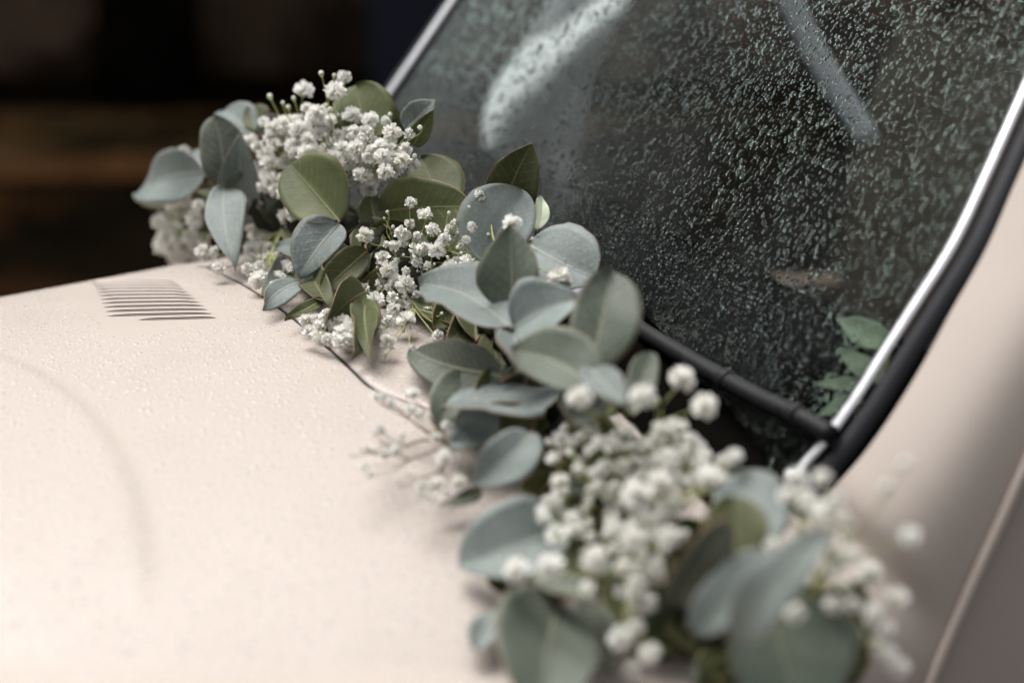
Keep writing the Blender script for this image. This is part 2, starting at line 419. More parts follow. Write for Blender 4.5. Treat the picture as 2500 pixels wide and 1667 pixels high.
WS_R = 0.122
def cowl_end(s): return WS_R + 0.02 
def cow(u, v):
    s = -0.265 + 1.24 * v; r = SEAM_B + bend(s) + (cowl_end(s) - SEAM_B - bend(s)) * u
    return world_rs(r, s, zbase(r, s) - 0.001)
vs, fs = grid_mesh('cowl', 30, 90, cow)
for j in range(91): vs.append(vs[j] - R2 * 0.001 - Z * 0.002)
k0 = 31 * 91
for j in range(91): vs.append(vs[k0 + j] - Z * 0.015)
for j in range(90):
    fs.append((j, k0 + j, k0 + j + 1, j + 1)); fs.append((k0 + j, k0 + 91 + j, k0 + 92 + j, k0 + j + 1))
cpart('cowl', vs, fs, M['paint'])
vs, fs = grid_mesh('gap', 2, 60, lambda u, v: world_rs(-0.112 + bend(-0.3 + 1.2 * v) + 0.022 * u, -0.3 + 1.2 * v, zbase(-0.1, -0.3 + 1.2 * v) - 0.0135))
cpart('seam_seal', vs, fs, M['rubber'])
v, f = tube([world_rs(-0.1012 + bend(-0.30 + 1.2 * i / 60), -0.30 + 1.2 * i / 60, zbase(-0.1, -0.30 + 1.2 * i / 60) - 0.0042) for i in range(61)], 0.0026, 8)
cpart('seam_bead', v, f, M['rubber'])
# louvre slots pressed into the bonnet
BL, TL, BR, TR = (-0.236, 0.283), (-0.203, 0.451), (-0.157, 0.235), (-0.146, 0.375)
NL = 12
def lerp2(a, b, t): return (a[0] + (b[0] - a[0]) * t, a[1] + (b[1] - a[1]) * t)
for i in range(NL):
    t = i / (NL - 1)
    a, b = lerp2(BL, TL, t), lerp2(BR, TR, t)
    if i == 0: a = lerp2(a, b, 0.28)
    ctr = []
    sec, lip = [], []
    m = 14
    for k in range(m + 1):
        w = k / m; p = lerp2(a, b, w); e = min(1, 6 * min(w, 1 - w)) ** 0.5
        z = zsurf(*p)
        sec.append((p, e, z))
    V, F = [], []
    for (p, e, z) in sec:
        V += [world_rs(p[0], p[1] - 0.0016 * e, z + 0.0006), world_rs(p[0], p[1] + 0.0016 * e, z + 0.0006)]
    for k in range(m): F.append((2 * k, 2 * k + 2, 2 * k + 3, 2 * k + 1))
    cpart('louvre_slot', V, F, M['slot'], False, None)
    V, F = [], []
    for (p, e, z) in sec:
        for q in range(6):
            w = q / 5
            V.append(world_rs(p[0], p[1] + 0.0014 * e + 0.0085 * w * e, z + 0.0003 + 0.0014 * e * math.sin(math.pi * min(1, (w * 0.8 + 0.25)))))
    for k in range(m):
        for q in range(5): F.append((k * 6 + q, k * 6 + q + 1, k * 6 + 7 + q, k * 6 + 6 + q))
    cpart('louvre_lip', V, F, M['paint'], True, None)

# windscreen plane: base line r = WS_R, leaning back
LEAN = math.radians(52)
WS_Z = zbase(WS_R, -0.19) + 0.004
WSP = world_rs(WS_R, 0, WS_Z)
SV = (R2 * math.cos(LEAN) + Z * math.sin(LEAN)).normalized()
WN = (-R2 * math.sin(LEAN) + Z * math.cos(LEAN)).normalized()
def on_ws(px, py, off=0.0):
    d = ray(px, py); t = ((WSP + WN * off) - CAM).dot(WN) / d.dot(WN); return CAM + d * t
def uv_ws(P): q = P - WSP; return q.dot(L2), q.dot(SV)
def ws(u, v, off=0.0): return WSP + L2 * u + SV * v + WN * off
near_px = [(1945, 1165), (1985, 1128), (2030, 1075), (2070, 1020), (2108, 965), (2170, 866), (2250, 742), (2339, 600), (2420, 430), (2500, 252)]
near_uv = [uv_ws(on_ws(*p)) for p in near_px]
far_px = [(880, 350), (950, 245), (1035, 122), (1118, 0)]
far_uv = [uv_ws(on_ws(*p)) for p in far_px]
# outline of the chrome: down the near pillar, round the corner, along the base, round the far corner, up the far pillar
def ext(a, b, d):
    l = math.hypot(b[0] - a[0], b[1] - a[1]); return (b[0] + (b[0] - a[0]) / l * d, b[1] + (b[1] - a[1]) / l * d)
top_near = ext(near_uv[-2], near_uv[-1], 0.30)
fdir = ext(far_uv[0], far_uv[-1], 0.30)
fbase = far_uv[0]
nb = near_uv[0]
UF = fbase[0] - (far_uv[-1][0] - fbase[0]) / (far_uv[-1][1] - fbase[1]) * (fbase[1] - 0.06)
def vb(u): return (zbase(WS_R, u) - WS_Z) / math.sin(LEAN) + 0.006
outline = [top_near] + near_uv[::-1] + [(u, vb(u)) for u in (nb[0] + 0.03, nb[0] + 0.08, 0.0, 0.12, 0.25, 0.38, UF - 0.09)] + [(UF - 0.03, vb(UF) + 0.03), (UF, vb(UF) + 0.08), fbase] + far_uv[1:] + [fdir]
print('near', [tuple(round(c, 3) for c in p) for p in near_uv], 'far', [tuple(round(c, 3) for c in p) for p in far_uv], 'UF', round(UF, 3))
oc = smooth_pts([Vector((p[0], p[1], 0)) for p in outline], 5)
oc_all = oc
n_near = 5 * (len(near_uv) + 1) - 3; n_far = 5 * (len(far_uv) + 1)
oc_near, oc_far = oc[:n_near], oc[-n_far:]
cen = Vector((0.2, 0.3, 0))
def sweep(profile, closed=True, base=1.0, oc=None):
    oc = oc or oc_all
    V, F = [], []
    m = len(oc); k = len(profile)
    for i, p in enumerate(oc):
        a = (oc[min(i + 1, m - 1)] - oc[max(i - 1, 0)]).normalized(); nrm = Vector((a.y, -a.x, 0))
        if nrm.dot(p - cen) < 0: nrm = -nrm
        w_ = base + (1 - base) * min(1, max(sstep(nb[0] + 0.03, nb[0] + 0.005, p.x), sstep(UF - 0.06, UF - 0.01, p.x)))
        for (o, h) in profile:
            q = p + nrm * (o * w_); h = h * w_; V.append(ws(q.x, q.y, h))
    for i in range(m - 1):
        for j in range(k - (0 if closed else 1)):
            j2 = (j + 1) % k; F.append((i * k + j, i * k + j2, (i + 1) * k + j2, (i + 1) * k + j))
    return V, F
def arc_prof(o0, o1, h, base, n=7):
    return [(o0, base)] + [(o0 + (o1 - o0) * i / (n - 1), base + 0.0015 + (h) * math.sin(math.pi * i / (n - 1)) ** 0.6) for i in range(n)] + [(o1, base)]
for part_ in (oc_near, oc_far):
    v, f = sweep(arc_prof(-0.0050, 0.0050, 0.0028, 0.004), True, 1.0, part_); cpart('chrome_trim', v, f, M['chrome'])
v, f = sweep(arc_prof(0.0052, 0.0245, 0.0075, -0.004)); cpart('rubber_seal', v, f, M['rubber'])
for part_ in (oc_near, oc_far):
    v, f = sweep(arc_prof(-0.010, -0.0052, 0.0020, 0.001), True, 1.0, part_); cpart('inner_seal', v, f, M['rubber'])
# glass pane filling the outline
gv = [ws(p.x, p.y, 0.0) for p in oc]; gf = [tuple(range(len(gv)))]
gv2 = [ws(p.x, p.y, -0.004) for p in oc]
me = bpy.data.meshes.new('windscreen'); bm = bmesh.new()
fv = [bm.verts.new(v - CAR0) for v in gv]; bm.faces.new(fv); bm.normal_update()
if bm.faces[:][0].normal.dot(WN) < 0: bmesh.ops.reverse_faces(bm, faces=bm.faces[:])
bmesh.ops.triangulate(bm, faces=bm.faces[:]); bm.to_mesh(me); bm.free()
pane = new_obj('windscreen', me, car, M['glass'])

# far pillar body strip behind the chrome
def loft(A, B, n, bulge, name, mat, bdir):
    m = len(A); V, F = [], []
    for i in range(m):
        for j in range(n + 1):
            t = j / n; V.append(A[i].lerp(B[i], t) + bdir * (bulge * math.sin(math.pi * t)))
    for i in range(m - 1):
        for j in range(n): F.append((i * (n + 1) + j, i * (n + 1) + j + 1, (i + 1) * (n + 1) + j + 1, (i + 1) * (n + 1) + j))
    return cpart(name, V, F, mat)
# near side panel: from the seal's outer edge over to the door edge
A_px = [(2500, 393), (2411, 600), (2326, 752), (2259, 877), (2183, 1002), (2107, 1109), (2031, 1194)]
A3 = [on_ws(*p, -0.001) for p in A_px]
A3 = [A3[0] + (A3[0] - A3[1]) * 1.2] + A3
low = [(1985, 1245), (1950, 1310), (1925, 1400), (1905, 1520), (1890, 1680), (1880, 1850)]
A3 += [hit_surf(*p, 0.004) for p in low]
B_s = min(rs_of(p)[1] for p in A3[1:8]) - 0.085
def on_s(px, py, s):
    d = ray(px, py); q = O2 + L2 * s; t = (q - CAM).dot(L2) / d.dot(L2); return CAM + d * t
B_px = [(2820, 450), (2690, 700), (2620, 860), (2565, 980), (2497, 1130), (2430, 1280), (2389, 1369), (2340, 1480), (2300, 1575), (2262, 1667), (2215, 1780), (2160, 1920), (2110, 2050), (2060, 2180)]
B3 = [on_s(*p, B_s) for p in B_px]
A3 = [p + L2 * max(0, B_s + 0.05 - rs_of(p)[1]) for p in A3]
m_ = min(len(A3), len(B3)); A3, B3 = A3[:m_], B3[:m_]
A3s, B3s = smooth_pts(A3, 5), smooth_pts(B3, 5)
print('pix A', [tuple(round(c) for c in to_px(p)) for p in A3], 'B', [tuple(round(c) for c in to_px(p)) for p in B3]); print('panel', B_s, [tuple(round(c, 3) for c in p) for p in A3[::3]], [tuple(round(c, 3) for c in p) for p in B3[::3]])
loft(A3s, B3s, 18, 0.022, 'pillar_panel', M['paint'], (WN * 0.5 - L2 * 0.6 + Z * 0.2).normalized())
v, f = tube([p + Z * 0.0015 - L2 * 0.0045 for p in B3s], 0.0042, 10, True, Vector((0.85, -0.5, 0.15))); cpart('door_edge_bead', v, f, M['paint'])
down = (-Z * 0.85 - L2 * 0.05 + R2 * 0.45).normalized()
G1 = [p + down * 0.006 + L2 * 0.010 for p in B3s]; G2 = [p + down * 0.013 + L2 * 0.008 for p in B3s]
loft([p + down * 0.002 for p in B3s], G1, 2, 0, 'door_gap', M['rubber'], L2)
loft(G1, [p - L2 * 0.004 for p in G2], 4, 0.002, 'door_gap', M['rubber'], L2)
loft([p - L2 * 0.004 for p in G2], [p + down * 0.5 - L2 * 0.03 for p in B3s], 14, 0.02, 'door', M['paint'], -L2)

# black cowl seal strip below the glass
v, f = grid_mesh('cowlseal', 4, 60, lambda a, b: world_rs(0.060 + 0.090 * a, -0.205 + 0.89 * b, zbase(0.060 + 0.090 * a, -0.205 + 0.89 * b) + 0.0015 + 0.003 * math.sin(math.pi * a)))
cpart('cowl_seal', v, f, M['dark'])
# wiper
W_px = [(1380, 690), (1430, 712), (1552, 797), (1650, 858), (1766, 925), (1850, 970), (1940, 1012), (2030, 1062)]
W3 = [on_ws(*p, 0.020) for p in W_px]
W3[-1] = on_ws(2030, 1062, 0.012)
wp = smooth_pts(W3, 5)
v, f = tube(wp, [0.0074 * (0.55 + 0.45 * min(1, i / 9)) for i in range(len(wp))], 12); wiper = cpart('wiper_blade', v, f, M['wiper'])
for (a, b) in (((1762, 921), (1780, 932)), ((1930, 1006), (1950, 1017))):
    pa, pb_ = on_ws(*a, 0.0205), on_ws(*b, 0.0205)
    v, f = tube([pa, pa.lerp(pb_, .2), pa.lerp(pb_, .8), pb_], [0.0074, 0.0086, 0.0086, 0.0074], 14); cpart('wiper_collar', v, f, M['wiper'], True, wiper)
rb = [p - WN * 0.011 - SV * 0.004 for p in wp]
v, f = tube(rb, 0.0035, 6); cpart('wiper_rubber', v, f, M['rubber'], True, wiper)
aa, ab = on_ws(1372, 690, 0.022), on_ws(1436, 730, 0.026)
v, f = tube([aa, aa.lerp(ab, .5) + WN * 0.004, ab], [0.006, 0.0065, 0.006], 8)
cpart('wiper_arm', v, f, M['grey_strip'])

# cabin: dashboard, door trim, seats, reflection streak
v, f = grid_mesh('dash', 12, 30, lambda a, b: world_rs(WS_R + 0.03 + 0.34 * a, -0.24 + 1.12 * b, WS_Z - 0.025 + 0.02 * math.sin(math.pi * a) - 0.14 * max(0, a - 0.75)))
cpart('dashboard', v, f, M['dark'])
v, f = grid_mesh('floor', 2, 2, lambda a, b: world_rs(WS_R + 0.05 + 2.2 * a, -0.28 + 1.3 * b, 0.32)); cpart('cabin_floor', v, f, M['dark'])
v, f = grid_mesh('bulk', 2, 2, lambda a, b: world_rs(WS_R + 0.37, -0.25 + 1.2 * a, 0.32 + 0.5 * b)); cpart('dashboard_front', v, f, M['dark'])
v, f = grid_mesh('fdoor', 20, 14, lambda a, b: world_rs(WS_R + 0.16 + 1.7 * a, 0.94 + 0.03 * math.sin(b * 3.1), 0.32 + 0.50 * b)); cpart('far_door_inside', v, f, M['seat'])
q0 = atY(1560, 706, 2.42); q1 = atY(2230, 690, 2.75)
v, f = tube([q0, q0.lerp(q1, .33), q0.lerp(q1, .66), q1], 0.014, 10); cpart('tan_trim_rail', v, f, M['tan'])
def seat(cx_r, cx_s):
    def back(a, b):
        th = (a - .5); w = 0.24 * (1 - 0.25 * max(0, b - .6)); return world_rs(cx_r + 0.16 * b - 0.06 * math.cos(th * 3) , cx_s + th * 2 * w, 0.42 + 0.52 * b + 0.02 * math.cos(th * 3))
    v, f = grid_mesh('s', 14, 14, back)
    v2, f2 = grid_mesh('s2', 14, 10, lambda a, b: world_rs(cx_r - 0.48 + 0.5 * b, cx_s + (a - .5) * 0.48, 0.46 + 0.05 * math.sin(math.pi * a) * math.sin(math.pi * min(1, b + .1))))
    v3, f3 = grid_mesh('s3', 14, 14, lambda a, b: back(a, b) + R2 * (0.10 + 0.02 * math.sin(3.1 * b)))
    V, F = join([(v, f), (v2, f2), (v3, f3)]); return cpart('seat', V, F, M['seat'])
seat(0.95, 0.70); seat(0.95, 0.12)
b0, b1, b2 = atY(1900, -60, 2.15), atY(1990, 130, 2.12), atY(2125, 350, 2.08)  # added strip imitates a pale streak reflected in the glass
def grey_strip(u, v):
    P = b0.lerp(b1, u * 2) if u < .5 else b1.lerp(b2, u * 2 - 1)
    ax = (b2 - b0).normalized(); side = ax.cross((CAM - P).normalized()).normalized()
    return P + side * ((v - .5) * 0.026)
v, f = grid_mesh('grey_strip', 16, 3, grey_strip); bo = cpart('reflection_streak', v, f, M['grey_strip'])
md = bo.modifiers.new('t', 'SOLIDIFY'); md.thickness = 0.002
# roof, header rail and rear bodywork
v, f = grid_mesh('rear', 4, 6, lambda a, b: world_rs(1.95 - 0.2 * b, -0.3 + 1.2 * a, 0.32 + 0.75 * b)); cpart('rear_bulkhead', v, f, M['seat'])
# added pale sheet that imitates a soft reflection patch on the windscreen
def reflection_sheet_f(u, v):
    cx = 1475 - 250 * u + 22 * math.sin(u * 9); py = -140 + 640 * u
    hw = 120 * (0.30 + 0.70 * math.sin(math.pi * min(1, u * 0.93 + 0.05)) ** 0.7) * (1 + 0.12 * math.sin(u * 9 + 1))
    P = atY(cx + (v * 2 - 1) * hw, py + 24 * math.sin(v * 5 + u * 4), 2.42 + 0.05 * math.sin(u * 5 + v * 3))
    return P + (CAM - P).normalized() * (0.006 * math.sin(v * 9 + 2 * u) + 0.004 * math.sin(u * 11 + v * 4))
v, f = grid_mesh('reflection_sheet', 40, 24, reflection_sheet_f)
cl = new_obj('reflection_patch', mesh_from('reflection_patch', v, f), None, M['reflection_sheet'])
cl['label'] = 'pale sheet added behind the wet windscreen, standing for a soft reflection patch'; cl['category'] = 'reflection_sheet'
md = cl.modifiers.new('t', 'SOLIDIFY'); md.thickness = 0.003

# ------------------------------------------------------------------ water drops
def drops_mesh(name, C, N3, A3_, rx, ry, h, k=8, rings=((1.0, 0.0), (0.86, 0.52), (0.48, 0.87))):
    """domes: centre, normal, long axis, half sizes, height (numpy arrays)"""
    n = len(C); B3_ = np.cross(N3, A3_)
    ang = np.arange(k) * 2 * np.pi / k
    nr = len(rings)
    V = []
    for (q, z) in rings:
        ca, sa = np.cos(ang) * q, np.sin(ang) * q
        V.append(C[:, None] + A3_[:, None] * (rx[:, None] * ca)[..., None] + B3_[:, None] * (ry[:, None] * sa)[..., None] + N3[:, None] * (h * z)[:, None, None])
    V.append((C + N3 * h[:, None])[:, None])
    V = np.concatenate(V, 1); per = nr * k + 1
    faces = []
    for r_ in range(nr - 1):
        for j in range(k):
            j2 = (j + 1) % k
            faces += [[r_ * k + j, r_ * k + j2, (r_ + 1) * k + j2], [r_ * k + j, (r_ + 1) * k + j2, (r_ + 1) * k + j]]
    for j in range(k): faces.append([(nr - 1) * k + j, (nr - 1) * k + (j + 1) % k, nr * k])
    faces = np.array(faces); T = (faces[None] + (np.arange(n) * per)[:, None, None]).reshape(-1)
    me = bpy.data.meshes.new(name); me.vertices.add(n * per); me.vertices.foreach_set('co', V.reshape(-1))
    nt = len(T) // 3; me.loops.add(len(T)); me.loops.foreach_set('vertex_index', T); me.polygons.add(nt)
    me.polygons.foreach_set('loop_start', np.arange(nt) * 3); me.polygons.foreach_set('use_smooth', np.ones(nt, bool)); me.update(calc_edges=True)
    return me
def jitter_pts(n_u, n_v):
    a, b = np.meshgrid(np.arange(n_u), np.arange(n_v), indexing='ij'); a = a.ravel() + nrs.uniform(-.42, .42, a.size); b = b.ravel() + nrs.uniform(-.42, .42, b.size)
    return a / n_u, b / n_v
c0 = np.array(CAR0)
# on the windscreen
U, Vv = jitter_pts(262, 150)
u_ = -0.42 + U * 1.12; v_ = -0.01 + Vv * 0.62
poly = [(p.x, p.y) for p in oc]
def inside(x, y):
    res = np.zeros(len(x), bool); j = len(poly) - 1
    for i in range(len(poly)):
        xi, yi = poly[i]; xj, yj = poly[j]
        cond = ((yi > y) != (yj > y)) & (x < (xj - xi) * (y - yi) / (yj - yi + 1e-12) + xi); res ^= cond; j = i
    return res
keep = inside(u_ + 0.010, v_) & inside(u_ - 0.010, v_) & (nrs.rand(len(u_)) < 0.90)
u_, v_ = u_[keep], v_[keep]
n = len(u_)
C = np.array(WSP)[None] + np.outer(u_, np.array(L2)) + np.outer(v_, np.array(SV)) + np.array(WN)[None] * 0.0006 - c0
sz = np.clip(nrs.lognormal(math.log(0.00092), 0.50, n), 0.0003, 0.0034)
ang = nrs.normal(0, 0.30, n)
Ax = np.outer(np.cos(ang), np.array(SV)) + np.outer(np.sin(ang), np.array(L2))
Nn = np.repeat(np.array(WN)[None], n, 0)
el = nrs.uniform(1.1, 2.0, n)
me = drops_mesh('rain_drops', C, Nn, Ax, sz * el, sz, sz * nrs.uniform(0.30, 0.58, n), 7); 
d1 = new_obj('rain_drops', me, car, M['drop']); d1['kind'] = 'stuff'
print('glass drops', n)
# on the bonnet and cowl
U, Vv = jitter_pts(250, 230)
r_ = -0.85 + U * 0.98; s_ = -0.36 + Vv * 0.90
keep = (np.abs(r_ - (SEAM_A + SEAM_B) / 2 - np.array([bend(x) for x in s_])) > 0.006) & (nrs.rand(len(r_)) < 0.85) & ~((r_ > -0.10) & (s_ < -0.25)) & ~((r_ > 0.06) & (s_ > -0.2)) & ~((r_ > -0.245) & (r_ < -0.14) & (s_ > 0.23) & (s_ < 0.46))
r_, s_ = r_[keep], s_[keep]; n = len(r_)
zz = np.array([(zsurf(a, b) if a < SEAM_A + bend(b) else zbase(a, b) - 0.001) for a, b in zip(r_, s_)])
dr = np.array([(zbase(a + .002, b) - zbase(a - .002, b)) / .004 for a, b in zip(r_, s_)]); ds = np.array([(zbase(a, b + .002) - zbase(a, b - .002)) / .004 for a, b in zip(r_, s_)])
P = np.array(O2)[None] + np.outer(r_, np.array(R2)) + np.outer(s_, np.array(L2)); P[:, 2] = zz - 0.00005
Nn = -np.outer(dr, np.array(R2)) - np.outer(ds, np.array(L2)); Nn[:, 2] += 1; Nn /= np.linalg.norm(Nn, axis=1)[:, None]
ang = nrs.uniform(0, 6.28, n); Ax = np.outer(np.cos(ang), np.array(R2)) + np.outer(np.sin(ang), np.array(L2)); Ax -= Nn * (Ax * Nn).sum(1)[:, None]; Ax /= np.linalg.norm(Ax, axis=1)[:, None]
sz = np.clip(nrs.lognormal(math.log(0.00092), 0.40, n), 0.0004, 0.0026)
me = drops_mesh('rain_drops', P - c0, Nn, Ax, sz * nrs.uniform(1, 1.35, n), sz, sz * nrs.uniform(0.13, 0.22, n), 6, ((1.0, 0.0), (0.72, 0.70)))
d2 = new_obj('rain_drops', me, car, M['bead']); d2['kind'] = 'stuff'
print('bonnet drops', n)

# ------------------------------------------------------------------ the garland
AXIS_PX = [(400, 520), (560, 500), (720, 500), (860, 570), (980, 640), (1120, 700), (1260, 800), (1340, 950), (1430, 1130), (1540, 1300), (1680, 1450), (1850, 1570), (2080, 1620)]
AXIS_Y = [1.93, 1.84, 1.75, 1.665, 1.605, 1.55, 1.47, 1.385, 1.295, 1.225, 1.17, 1.13, 1.10]
axis_s = smooth_pts([Vector((p[0], p[1], y * 1000)) for p, y in zip(AXIS_PX, AXIS_Y)], 6)
def axis_Y(px, py):
    best = min(axis_s, key=lambda q: (q.x - px) ** 2 + (q.y - py) ** 2); return best.z / 1000
def GP(px, py, dd=0.0, h=0.014):
    Y = axis_Y(px, py) + dd; P = atY(px, py, Y); r, s = rs_of(P)
    if r < 0.16 and P.z < zsurf(r, s) + h:                  # rests on the bodywork
        P = hit_surf(px, py, h)
    return P
AX3 = [atY(q.x, q.y, q.z / 1000) for q in axis_s]
GAR0 = Vector(AX3[len(AX3) // 2]); GAR0.z = zbase(*rs_of(GAR0)) 
gar = empty('flower_garland', GAR0, 'garland of eucalyptus leaves and white baby\'s breath lying along the car bonnet edge', 'garland')
print('axis', [(tuple(round(c, 2) for c in p), round(p.z - zbase(*rs_of(p)), 3)) for p in AX3[::6]])
def gl(vs): return [v - GAR0 for v in vs]

SHAPES = {'r': (0.50, 0.55, 0.0), 'o': (0.48, 0.80, 0.0), 'p': (0.52, 0.98, 0.0), 'e': (0.55, 0.62, 0.0), 'l': (0.70, 0.80, 0.0)}
def leaf_mesh(Pb, Pt, W, nrm, shape, curl, cup, mat, seed, twist=0.0, origin=None):
    q = random.Random(seed)
    a = Pt - Pb; Ln = a.length; ax = a.normalized(); n = (nrm - ax * nrm.dot(ax)).normalized(); b = n.cross(ax)
    e1, e2, _ = SHAPES[shape]; tm = e1 / (e1 + e2); nm = tm ** e1 * (1 - tm) ** e2
    NU, NV = 22, 10
    ph1, ph2, ph3 = q.uniform(0, 6.28), q.uniform(0, 6.28), q.uniform(0, 6.28)
    asym = q.uniform(-0.13, 0.13); fold = q.uniform(0.06, 0.30); nk = [(q.random(), q.choice((-1, 1)), q.uniform(0.02, 0.06)) for _ in range(3)]; bow = q.uniform(-0.05, 0.05) * Ln
    rows, uvm, uvn = [], [], []
    for i in range(NU + 1):
        t = 0.5 - 0.5 * math.cos(math.pi * i / NU); t = min(1, max(0, t))
        hw = 0.5 * W * (t ** e1 * (1 - t) ** e2) / nm
        hw = max(hw, 0.0006 if i in (0, NU) else 0.0015)
        row, um, un = [], [], []
        for j in range(NV + 1):
            s = -1 + 2 * j / NV
            hwj = hw * (1 + asym * s) * (1 + 0.025 * math.sin(9 * t + ph3 + s) + 0.012 * math.sin(31 * t + ph2 + 2 * s))
            for (tn, sn_, dn) in nk:
                if s * sn_ > 0.9: hwj *= 1 - dn * math.exp(-((t - tn) / 0.03) ** 2)
            y = hwj * s
            z = curl * Ln * 4 * t * (1 - t) + cup * abs(s) ** 1.6 * hw * 2 + fold * hw * (math.sqrt(s * s + 0.01) - 0.1) + 0.045 * Ln * math.sin(5 * t + ph1) * s + 0.014 * Ln * math.sin(11 * t + ph2) * s * s
            z -= 0.05 * hw * math.exp(-(s * 7) ** 2)
            y += bow * math.sin(math.pi * t)
            tw = twist * (t - 0.2)
            row.append(Pb + ax * (t * Ln) + b * (y * math.cos(tw) - z * math.sin(tw)) + n * (z * math.cos(tw) + y * math.sin(tw)))
            um.append((t * Ln * 10, hwj * s * 10)); un.append((t, 0.5 + 0.5 * s))
        rows.append(row); uvm.append(um); uvn.append(un)
    th = 0.00045
    Vt = [p for r in rows for p in r]; k = NV + 1; nt = len(Vt)
    V = [p + n * th for p in Vt] + [p - n * th for p in Vt]
    UM = [x for r in uvm for x in r] * 2; UN = [x for r in uvn for x in r] * 2
    F, mi = [], []
    for i in range(NU):
        for j in range(NV):
            f = (i * k + j, (i + 1) * k + j, (i + 1) * k + j + 1, i * k + j + 1)
            F.append(f); mi.append(0); F.append(tuple(x + nt for x in reversed(f))); mi.append(0)
    for i in range(NU):
        for j in (0, NV):
            f = (i * k + j, i * k + j + nt, (i + 1) * k + j + nt, (i + 1) * k + j)
            F.append(f if j == 0 else tuple(reversed(f))); mi.append(1)
    for i in (0, NU):
        for j in range(NV):
            f = (i * k + j, i * k + j + 1, i * k + j + 1 + nt, i * k + j + nt); F.append(f); mi.append(1)
    org = origin if origin is not None else GAR0
    me = mesh_from('leaf', [p - org for p in V], F, True, mi)
    l1 = me.uv_layers.new(name='metric'); l2 = me.uv_layers.new(name='norm')
    li = np.zeros(len(me.loops), int); me.loops.foreach_get('vertex_index', li)
    l1.data.foreach_set('uv', np.array(UM)[li].ravel()); l2.data.foreach_set('uv', np.array(UN)[li].ravel())
    me.materials.append(mat); me.materials.append(M['rim'])
    return me, Vt, n
def frame_normal(Pb, Pt, roll):
    ax = (Pt - Pb).normalized(); mid = (Pb + Pt) * 0.5
    c = (CAM - mid).normalized(); n0 = (c - ax * c.dot(ax)).normalized()
    up = Z - ax * Z.dot(ax)
    sgn = 1.0 if n0.cross(up).dot(ax) >= 0 else -1.0
    return Matrix.Rotation(sgn * math.radians(roll), 3, ax) @ n0

leaf_seed = [100]
dew_sites = []
def add_leaf(parent, spec, origin=None, posf=GP):
    bx, by, tx, ty, w, d0, d1_, roll, mt, sh, curl, cup = spec[:12]
    wet = spec[12] if len(spec) > 12 else 0
    Pb, Pt = posf(bx, by, d0), posf(tx, ty, d1_)
    W = w * px_m((Pb + Pt) * 0.5) / max(0.35, math.cos(math.radians(roll)))
    n = frame_normal(Pb, Pt, roll)
    leaf_seed[0] += 1
    me, Vt, nn = leaf_mesh(Pb, Pt, W, n, sh, curl, cup, M['leaf_' + mt], leaf_seed[0], origin=origin)
    o = new_obj('leaf', me, parent)
    if wet: dew_sites.append((parent, Vt, nn, wet))
    return o
def sprig(leaves, joint, dd, label=None):
    """a eucalyptus twig rooted in the garland's core with its leaves"""
    J = GP(*joint, dd); k = min(range(len(AX3)), key=lambda i: (axis_s[i].x - joint[0]) ** 2 + (axis_s[i].y - joint[1]) ** 2)
    root = Vector(AX3[max(0, min(len(AX3) - 1, k))])
    root = root + Vector((rnd.uniform(-.015, .015), 0.03, -0.012))
    pts = smooth_pts([root, root.lerp(J, 0.55) + Vector((rnd.uniform(-.006, .006), 0.010, 0.004)), J + (J - root) * 0.02], 6)
    v, f = tube(pts, [0.0019 - 0.0008 * i / len(pts) for i in range(len(pts))], 7)
    o = new_obj('eucalyptus_sprig', mesh_from('eucalyptus_sprig', gl(v), f), gar, M['twig'])
    bm = bmesh.new(); bmesh.ops.create_icosphere(bm, subdivisions=1, radius=0.0019, matrix=Matrix.Translation(J - GAR0)); me = bpy.data.meshes.new('node'); bm.to_mesh(me); bm.free()
    me.polygons.foreach_set('use_smooth', [True] * len(me.polygons)); new_obj('node', me, o, M['node'])
    for sp in leaves: add_leaf(o, sp)
    return o
# base, tip (photo px), width px, depth offsets, roll, kind, shape, curl, cup
sprig([(501, 420, 333, 473, 118, -.01, .02, 28, 'g', 'o', .05, .06), (505, 430, 455, 385, 70, .02, .05, 30, 'g', 'r', .03, .1), (470, 440, 400, 395, 60, .05, .08, 20, 'g', 'r', .03, .1)], (503, 424), 0.0)
sprig([(545, 462, 521, 283, 121, -.05, -.03, 12, 's', 'e', .04, -.06), (548, 460, 572, 656, 104, -.05, -.065, 0, 'g', 'p', .06, .05), (600, 545, 585, 328, 108, -.015, -.02, 0, 'g', 'o', .05, .1)], (546, 461), -0.045)
sprig([(612, 330, 545, 272, 90, .04, .06, 25, 'g', 'r', .03, .1), (650, 340, 680, 282, 75, .04, .05, 10, 'g', 'r', .03, .05), (640, 320, 610, 262, 70, .06, .07, 0, 'o', 'r', .0, .05)], (630, 335), 0.04)
sprig([(905, 345, 868, 208, 152, .04, .05, 0, 'o', 'r', .05, .06), (990, 320, 1062, 246, 72, .05, .06, 30, 'g', 'o', .03, .05), (1008, 356, 1056, 270, 50, .04, .035, 0, 'o', 'o', .04, .1), (905, 350, 960, 262, 110, .06, .07, 0, 'o', 'r', .02, .05)], (960, 350), 0.045)
sprig([(828, 540, 708, 402, 172, -.035, -.055, 0, 'o', 'r', .03, .05), (828, 546, 730, 678, 122, -.04, -.065, 28, 'g', 'o', .05, .04, 12), (775, 622, 675, 604, 72, -.02, -.035, 30, 'g', 'p', .04, .05, 10), (850, 600, 745, 690, 80, -.01, -.02, 30, 'g', 'r', .02, .05)], (827, 543), -0.038)
sprig([(897, 612, 786, 712, 84, -.02, -.04, 10, 'o', 'e', .05, .08), (735, 640, 800, 745, 78, .0, -.01, 0, 'o', 'r', .04, .1), (890, 560, 905, 660, 90, .01, .0, 0, 'o', 'r', .04, .1)], (894, 612), -0.015)
